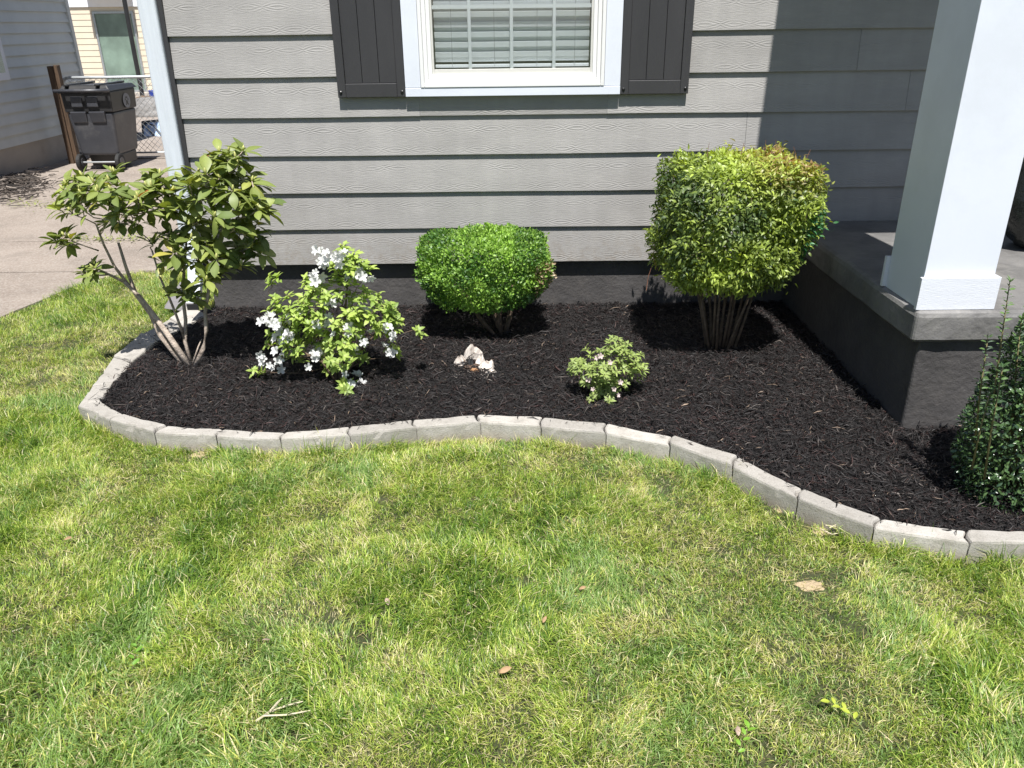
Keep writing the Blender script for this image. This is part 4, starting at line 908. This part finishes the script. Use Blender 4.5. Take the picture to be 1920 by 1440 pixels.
def sprig(pts, nl, label, c):
    r_ = empty('seedling', atz(pts[0][0], pts[0][1], 0), label, 'weed'); P_ = [atz(x, y, .035) for x, y in pts]; m = MB().tube(P_, .0013, 5); m.build('stem', M['twig'], r_)
    tv, tf = leaf_tmpl(5, .5, .1, .05, 'oval'); me = bpy.data.meshes.new('leaf'); me.from_pydata(tv.tolist(), [], tf.tolist()); me.materials.append(ygm); a = me.attributes.new('col', 'FLOAT_COLOR', 'POINT'); c4 = np.ones((len(tv), 4), np.float32); c4[:, :3] = c; a.data.foreach_set('color', c4.ravel())
    for k in range(nl):
        t_ = (k+.5)/nl*(len(P_)-1); i = int(t_); p = P_[i].lerp(P_[i+1], t_-i); dv = (P_[i+1]-P_[i]).normalized(); an = math.atan2(dv.y, dv.x)+(1 if k % 2 else -1)*.8
        o = bpy.data.objects.new('leaf', me); link(o, r_); o.location = p-Vector(r_.location)+Vector((0, 0, .004)); o.rotation_euler = (random.uniform(-.3, .3), -.25, an); o.scale = (random.uniform(.018, .026),)*3
sprig([(1605,1355),(1590,1335),(1570,1325),(1550,1315)], 6, 'yellow green leafy sprig lying low right on the lawn', (.42, .48, .06))
sprig([(1382,1418),(1390,1395),(1400,1375),(1405,1365)], 6, 'upright bright green seedling at the bottom of the lawn', (.20, .38, .04))
sprig([(248,1255),(252,1235),(258,1215),(255,1200)], 5, 'bright green broad weed in the left lawn', (.16, .32, .04))
mb = MB(); vsA = []; n = 150
px = rng.uniform(-2.3, 2.3, n); py = rng.uniform(1.2, 2.95, n); k = ~inpoly(px, py, bed_out); px = px[k]; py = py[k]; n = len(px); an = rng.uniform(0, 6.28, n)
tvc = leaf_tmpl(3, .8, .05, 0, 'oval'); wd_ = empty('clover_leaves', (0, 2, 0), 'tiny yellow green clover leaves dotted through the lawn', 'clover'); wd_['kind'] = 'stuff'
put_leaves(wd_, np.stack([px, py, rng.uniform(.018, .036, n)], 1), np.stack([np.cos(an), np.sin(an), rng.uniform(-.2, .3, n)], 1), np.tile([0, 0, 1.], (n, 1))+rng.normal(0, .25, (n, 3)), rng.uniform(.006, .013, n), np.array([.28, .40, .06])*rng.uniform(.6, 1.2, (n, 1)), [tvc], ygm, 0, stuffname='clover')

# ============================================================ LEFT BACKGROUND
# neighbour house with grey vinyl siding, long wall facing the driveway
NX = -5.86; NY1 = 11.82; NY0 = 2.0
nb = empty('neighbour_house', (NX, 8, 0), 'pale grey vinyl sided neighbouring house at the left edge', 'house')
MB().box(-12, NX-.02, NY0, NY1, -.1, .345).build('foundation', M['nfound'], nb)
MB().box(-12, NX-.025, NY0, NY1-.01, .346, 3.2).build('wall', M['ngrey'], nb)
for k in range(23):
    z0 = .34+.122*k; m = MB(); m.hexa([(NX-.024, NY0, z0), (NX, NY0, z0), (NX, NY1-.06, z0), (NX-.024, NY1-.06, z0), (NX-.024, NY0, z0+.119), (NX-.0225, NY0, z0+.119), (NX-.0225, NY1-.06, z0+.119), (NX-.024, NY1-.06, z0+.119)]); m.build('siding_plank', M['ngrey'], nb)
MB().box(NX-.03, NX+.012, NY1-.06, NY1+.01, .34, 3.2).build('corner_trim', M['ngrey'], nb)
nwp = atx(17, 149, NX); nwn = MB().box(NX-.02, NX+.02, nwp.y-1.0, nwp.y, nwp.z, nwp.z+1.4).build('window', M['nwhite'], nb)
MB().box(NX+.0205, NX+.024, nwp.y-.92, nwp.y-.07, nwp.z+.08, nwp.z+1.3).build('pane', M['glass'], nwn)
MB().hexa([(NX+.35, NY0-.3, 3.1), (NX+.35, NY1+.3, 3.1), (-9, NY1+.3, 4.9), (-9, NY0-.3, 4.9), (NX+.35, NY0-.3, 3.25), (NX+.35, NY1+.3, 3.25), (-9, NY1+.3, 5.05), (-9, NY0-.3, 5.05)]).build('roof', M['roof'], nb)
# cream house across the back
CY = 22.0
ch = empty('cream_house', (-9, CY, 0), 'cream sided house with faded green door at the end of the driveway', 'house')
MB().box(-18, -2, CY+.02, CY+6, -.3, 4.2).build('wall', M['ncream'], ch)
dA, dB = aty(181, 44, CY), aty(256, 190, CY); z0 = .12; k = 0
while z0 < 2.03:
    for (a, b) in ((-18, dA.x-.08), (dB.x+.02, -2)) if True else ():
        MB().hexa([(a, CY+.002, z0), (b, CY+.002, z0), (b, CY+.019, z0), (a, CY+.019, z0), (a, CY+.01, z0+.135), (b, CY+.01, z0+.135), (b, CY+.019, z0+.135), (a, CY+.019, z0+.135)]).build('siding_plank', M['ncream'], ch)
    z0 += .14
MB().box(-18, -2, CY-.03, CY+.018, 2.09, 4.2).build('gable_panel', M['nwhite'], ch)
MB().box(-18, -2, CY-.3, CY-.04, 4.0, 4.2).build('eave', M['nwhite'], ch)
dw = MB(); dx0, dx1 = dA.x, dA.x+.92; dr_ = MB().box(dx0, dx1, CY-.01, CY+.018, .12, 1.93).build('door', M['doorgreen'], ch)
m = MB(); ring(m, dx0-.05, dx1+.05, .1, 1.985, .048, CY-.04, CY+.01); m.build('door_frame', M['galv'], dr_)
MB().box(dx0-.1, dx1+.3, CY-.5, CY-.05, -.05, .1).build('doorstep', M['nfound'], ch)
MB().box(-18, -2, CY-.02, CY+.018, -.1, .118).build('foundation', M['nfound'], ch)
pA, pB = aty(229, 0, 19.5), aty(271, 200, 19.5)
pl = MB().tube([(pB.x, 19.5, 0), (pB.x, 19.5, 4.5)], .05, 8); tag(pl.build('dark_pole', M['black']), 'thin dark pole in front of the cream house wall', 'pole')
# small canopy added only to cast shade on the top of the door
MB().box(dx0-.1, dx1+.1, CY-.42, CY-.05, 2.25, 2.32).build('added_door_canopy', M['nwhite'], ch)

# gate of chain link
GY = 11.0; gl_, gr_ = aty(117, 170, GY).x, aty(345, 150, GY).x
gt = empty('chain_link_gate', ((gl_+gr_)/2, GY, 0), 'galvanised chain link gate with rounded top corner behind the bin', 'gate')
zt = 1.03; m = MB(); cr = .12; arc = [(gl_+cr-cr*math.cos(t_), GY, zt-cr+cr*math.sin(t_)) for t_ in np.linspace(0, math.pi/2, 7)]
m.tube([(gl_, GY, .08)]+arc+[(gr_+.2, GY, zt)], .019, 8); m.tube([(gl_, GY, .09), (gr_+.2, GY, .09)], .012, 6); m.build('gate_frame', M['galv'], gt, smooth=True)
m = MB(); stp = .075; hh_ = zt-.1
i = -int(hh_/stp)-1
while gl_+i*stp < gr_+.2:
    for sg in (1, -1):
        x0 = gl_+i*stp; pts = []
        za, zb = .1, zt-.02; xa = x0 if sg == 1 else x0+hh_; xb = xa+sg*(zb-za)
        def clip(xa, za, xb, zb):
            t0, t1 = 0., 1.
            for lo, hi in ((gl_+.01, gr_+.2),):
                if xb != xa:
                    ta, tb = (lo-xa)/(xb-xa), (hi-xa)/(xb-xa)
                    if ta > tb: ta, tb = tb, ta
                    t0, t1 = max(t0, ta), min(t1, tb)
            return t0, t1
        t0, t1 = clip(xa, za, xb, zb)
        if t1 > t0+.01: m.tube([(xa+(xb-xa)*t0, GY+sg*.002, za+(zb-za)*t0), (xa+(xb-xa)*t1, GY+sg*.002, za+(zb-za)*t1)], .0028, 3)
    i += 1
m.build('wire_mesh', M['galv'], gt)['kind'] = 'stuff'
MB().tube([(gl_-.05, GY, .86), (gl_+.06, GY-.02, .86)], .022, 6).build('hinge', M['galv'], gt)
# wooden post
pb = aty(128, 285, 10.6); pt_z = aty(105, 124, 10.6).z
po = empty('wooden_post', (pb.x, 10.6, 0), 'weathered brown wooden fence post beside the grey siding', 'post')
px0 = aty(90, 130, 10.6).x; MB().box(px0, px0+.065, 10.58, 10.68, -.05, pt_z).build('board', M['wood'], po, .004)
MB().box(px0+.067, px0+.115, 10.60, 10.68, -.05, pt_z+.01).build('board', M['wood'], po, .004)
# ---- wheelie bin, hinge side to the camera
bn = empty('wheelie_bin', (-4.93, 10.2, .035), 'charcoal wheeled rubbish bin by the grey house and gate', 'bin')
bx0, bx1, by0, by1 = -5.235, -4.655, 9.93, 10.62; G = .035
def tb(z): k = (z-.1)/.8; ins = .075*(1-k); return bx0+ins, bx1-ins, by0+ins*.9, by1-ins*1.1
m = MB()
for (za, zb) in ((.20, .70),):
    a = tb(za); b = tb(zb); m.hexa([(a[0], a[2], za), (a[1], a[2], za), (a[1], a[3], za), (a[0], a[3], za), (b[0], b[2], zb), (b[1], b[2], zb), (b[1], b[3], zb), (b[0], b[3], zb)])
body = m.build('body', M['bin'], bn, .03, seg=3)
m = MB(); a = tb(.06); m.hexa([(a[0]+.02, a[2]+.13, .06), (a[1]-.02, a[2]+.13, .06), (a[1]-.02, a[3], .06), (a[0]+.02, a[3], .06), (a[0]+.01, a[2]+.10, .20), (a[1]-.01, a[2]+.10, .20), (a[1]-.01, a[3], .20), (a[0]+.01, a[3], .20)]); m.build('wheel_recess', M['lid'], bn, .01)
m = MB(); a = tb(.702); m.hexa([(a[0]-.008, a[2]-.012, .70), (a[1]+.008, a[2]-.012, .70), (a[1]+.008, a[3]+.008, .70), (a[0]-.008, a[3]+.008, .70), (bx0+.0, by0+.0, .93), (bx1, by0, .93), (bx1, by1, .93), (bx0, by1, .93)]); m.build('collar', M['lid'], bn, .012)
for (a_, b_) in ((-5.12, -4.99), (-4.94, -4.81)): MB().box(a_, b_, by0-.028, by0+.02, .76, .875).build('panel', M['bin'], bn, .01)
for (a_, b_) in ((-5.17, -4.98), (-4.95, -4.76)): MB().hexa([(a_+.01, by0+.012, .58), (b_-.01, by0+.012, .58), (b_-.01, by0+.06, .58), (a_+.01, by0+.06, .58), (a_, by0-.018, .71), (b_, by0-.018, .71), (b_, by0+.05, .71), (a_, by0+.05, .71)]).build('panel', M['bin'], bn, .012)
m = MB(); m.tube([(bx0-.03, by0-.075, .945), (bx1+.03, by0-.075, .945)], .019, 8); m.build('handle', M['bin'], bn, smooth=True)
for x in (bx0+.02, bx0+.28, bx1-.06): MB().box(x, x+.035, by0-.085, by0+.03, .915, .965).build('handle_bracket', M['lid'], bn, .006)
m = MB(); lx0, lx1, ly0, ly1 = bx0-.02, bx1+.02, by0-.03, by1+.04
m.hexa([(lx0, ly0, .932), (lx1, ly0, .932), (lx1, ly1, .932), (lx0, ly1, .932), (lx0+.05, ly0+.05, 1.0), (lx1-.05, ly0+.05, 1.0), (lx1-.04, ly1-.04, .985), (lx0+.04, ly1-.04, .985)]); lid = m.build('lid', M['lid'], bn, .012)
for x in (bx0+.07, bx1-.15): MB().box(x, x+.05, ly0+.0, ly1-.06, .99, 1.012).build('rib', M['lid'], lid, .006)
for x in (bx0+.055, bx1-.055):
    m = MB(); m.tube([(x-.025, by0+.03, .125), (x-.018, by0+.03, .125), (x+.018, by0+.03, .125), (x+.025, by0+.03, .125)], [.09, .10, .10, .09], 24); wh = m.build('wheel', M['rubber'], bn)
    MB().tube([(x-.028, by0+.03, .125), (x+.028, by0+.03, .125)], .055, 16).build('hub', M['bin'], wh)
MB().tube([(bx0+.07, by0+.03, .125), (bx1-.07, by0+.03, .125)], .011, 8).build('axle', M['galv'], bn)
# round emblem printed on the right side
ex = bx1+.002-.012; em = MB(); ec = Vector((ex+.012, 10.33, .80))
def disc(c, r, n=24, x=0, sq=1): 
    return [(c.x+x+(math.sin(0)), c.y+r*math.cos(2*math.pi*i/n)*1.15, c.z+r*math.sin(2*math.pi*i/n)) for i in range(n)], [tuple(range(n))]
em.add(*disc(ec, .085)); e_ = em.build('emblem', M['emblem'], bn)
q_ = MB()
for (a, b, r) in ((0, -.02, .024), (-.035, .012, .012), (-.012, .034, .012), (.016, .034, .012), (.038, .010, .012), (-.03, -.045, .010), (.03, -.045, .010)): q_.add(*disc(Vector((ec.x+.0015, ec.y+a, ec.z+b)), r, 12))
q_.build('emblem_marks', M['lid'], e_)
# ---- clutter behind the gate
p = aty(270, 265, 13.6); cl_ = empty('folding_cart', (-6.0, 13.4, .03), 'pale blue plastic panel in a thin black metal frame behind the gate', 'cart')
a, b, c, d_ = aty(270, 262, 13.2), aty(312, 262, 13.2), aty(310, 224, 13.5), aty(268, 228, 13.5); o_ = Vector((0, .03, .01))
MB().hexa([a, b, b+o_, a+o_, d_, c, c+o_, d_+o_]).build('panel', M['ltblue'], cl_)
m = MB(); fr = Vector((0, -.03, 0))
for u_, v_ in ((a, b), (b, c), (c, d_), (d_, a), (d_, b.lerp(a, .35)), (a, a+Vector((-.25, 0, .35)))): m.tube([u_+fr, v_+fr], .014, 5)
m.tube([d_+fr, d_.lerp(b, .5)+fr+Vector((.02, 0, .08)), b+fr], .012, 5)
m.tube([(a.x-.32, 13.0, .03), (a.x-.38, 13.0, .55)], .02, 5); m.build('frame', M['black'], cl_)
bw = aty(291, 205, 19.5); bz = aty(291, 174, 19.5); bl = MB(); bl.tube([(bw.x+.12, 19.5, 0), (bw.x+.12, 19.5, max(.3, bz.z*.6)), (bw.x+.12, 19.5, bz.z)], [.17, .19, .17], 16)
tag(bl.build('blue_barrel', M['blue']), 'dark blue plastic barrel near the cream house', 'barrel')
gp = aty(285, 212, 17); gm = blob(gp.x, 17, .05, .75, .8, .28, 2); tag(gm.build('gravel_heap', M['gravel'], smooth=True), 'low heap of grey gravel behind the gate', kind='stuff')
gm = blob(gp.x-.7, 18.3, .03, .4, .4, .25, 8); tag(gm.build('leaf_heap', M['bark_dark'], smooth=True), 'small dark heap of debris near the cream house', kind='stuff')
# dry twig litter at the foot of the neighbour's wall
n = 900; x = rng.normal(-5.42, .25, n); x = np.clip(x, -5.8, -4.6); y = rng.normal(8.85, .28, n)-(x+5.4)*.9; az = rng.uniform(0, 6.28, n); L = rng.uniform(.03, .14, n)
mb_v = []; D = np.stack([np.cos(az), np.sin(az), rng.normal(0, .15, n)], 1); sd = np.stack([-np.sin(az), np.cos(az), np.zeros(n)], 1)*.006; P0 = np.stack([x, y, .04+rng.uniform(0, .07, n)*np.exp(-((x+5.5)/.3)**2)], 1)
up_ = np.array([0, 0, .007]); E_ = P0+D*L[:, None]; V = np.stack([P0-sd, P0+sd, P0+up_, E_-sd*.6, E_+sd*.6, E_+up_], 1).reshape(-1, 3); b = (np.arange(n)*6)[:, None, None]
Fq = (b+np.array([[0, 1, 4, 3], [1, 2, 5, 4], [2, 0, 3, 5]])[None]).reshape(-1, 4); c = np.array([.06, .048, .040])*rng.uniform(.2, 1.8, (n, 1)); lt = rng.random(n) < .08; c[lt] = (.35, .30, .26)
tag(npmesh('twig_litter', V, Fq, 4, M['mulchbits'], col=np.repeat(c, 6, 0)), 'dark dry twigs and leaf litter along the neighbour wall', 'litter', kind='stuff')
# small weeds in the driveway joints
n = 420; x = np.concatenate([rng.uniform(-3.6, -2.7, n//2), rng.uniform(-5.0, -4.0, n-n//2)]); y = np.concatenate([6.46+rng.normal(0, .05, n//2), 7.9-(x[n//2:]+4.6)*.4+rng.normal(0, .10, n-n//2)])
an = rng.uniform(0, 6.28, n); wdj = empty('joint_weeds', (-3.2, 6.46, .03), 'low weeds growing in the driveway joints', 'weeds'); wdj['kind'] = 'stuff'
put_leaves(wdj, np.stack([x, y, np.full(n, .036)], 1), np.stack([np.cos(an), np.sin(an), rng.uniform(.1, .8, n)], 1), np.tile([0, 0, 1.], (n, 1)), rng.uniform(.02, .045, n), np.array([.26, .30, .08])*rng.uniform(.5, 1.2, (n, 1)), [leaf_tmpl(3, .3, .05, .1, 'oval')], ygm, 0, stuffname='weed_leaves')
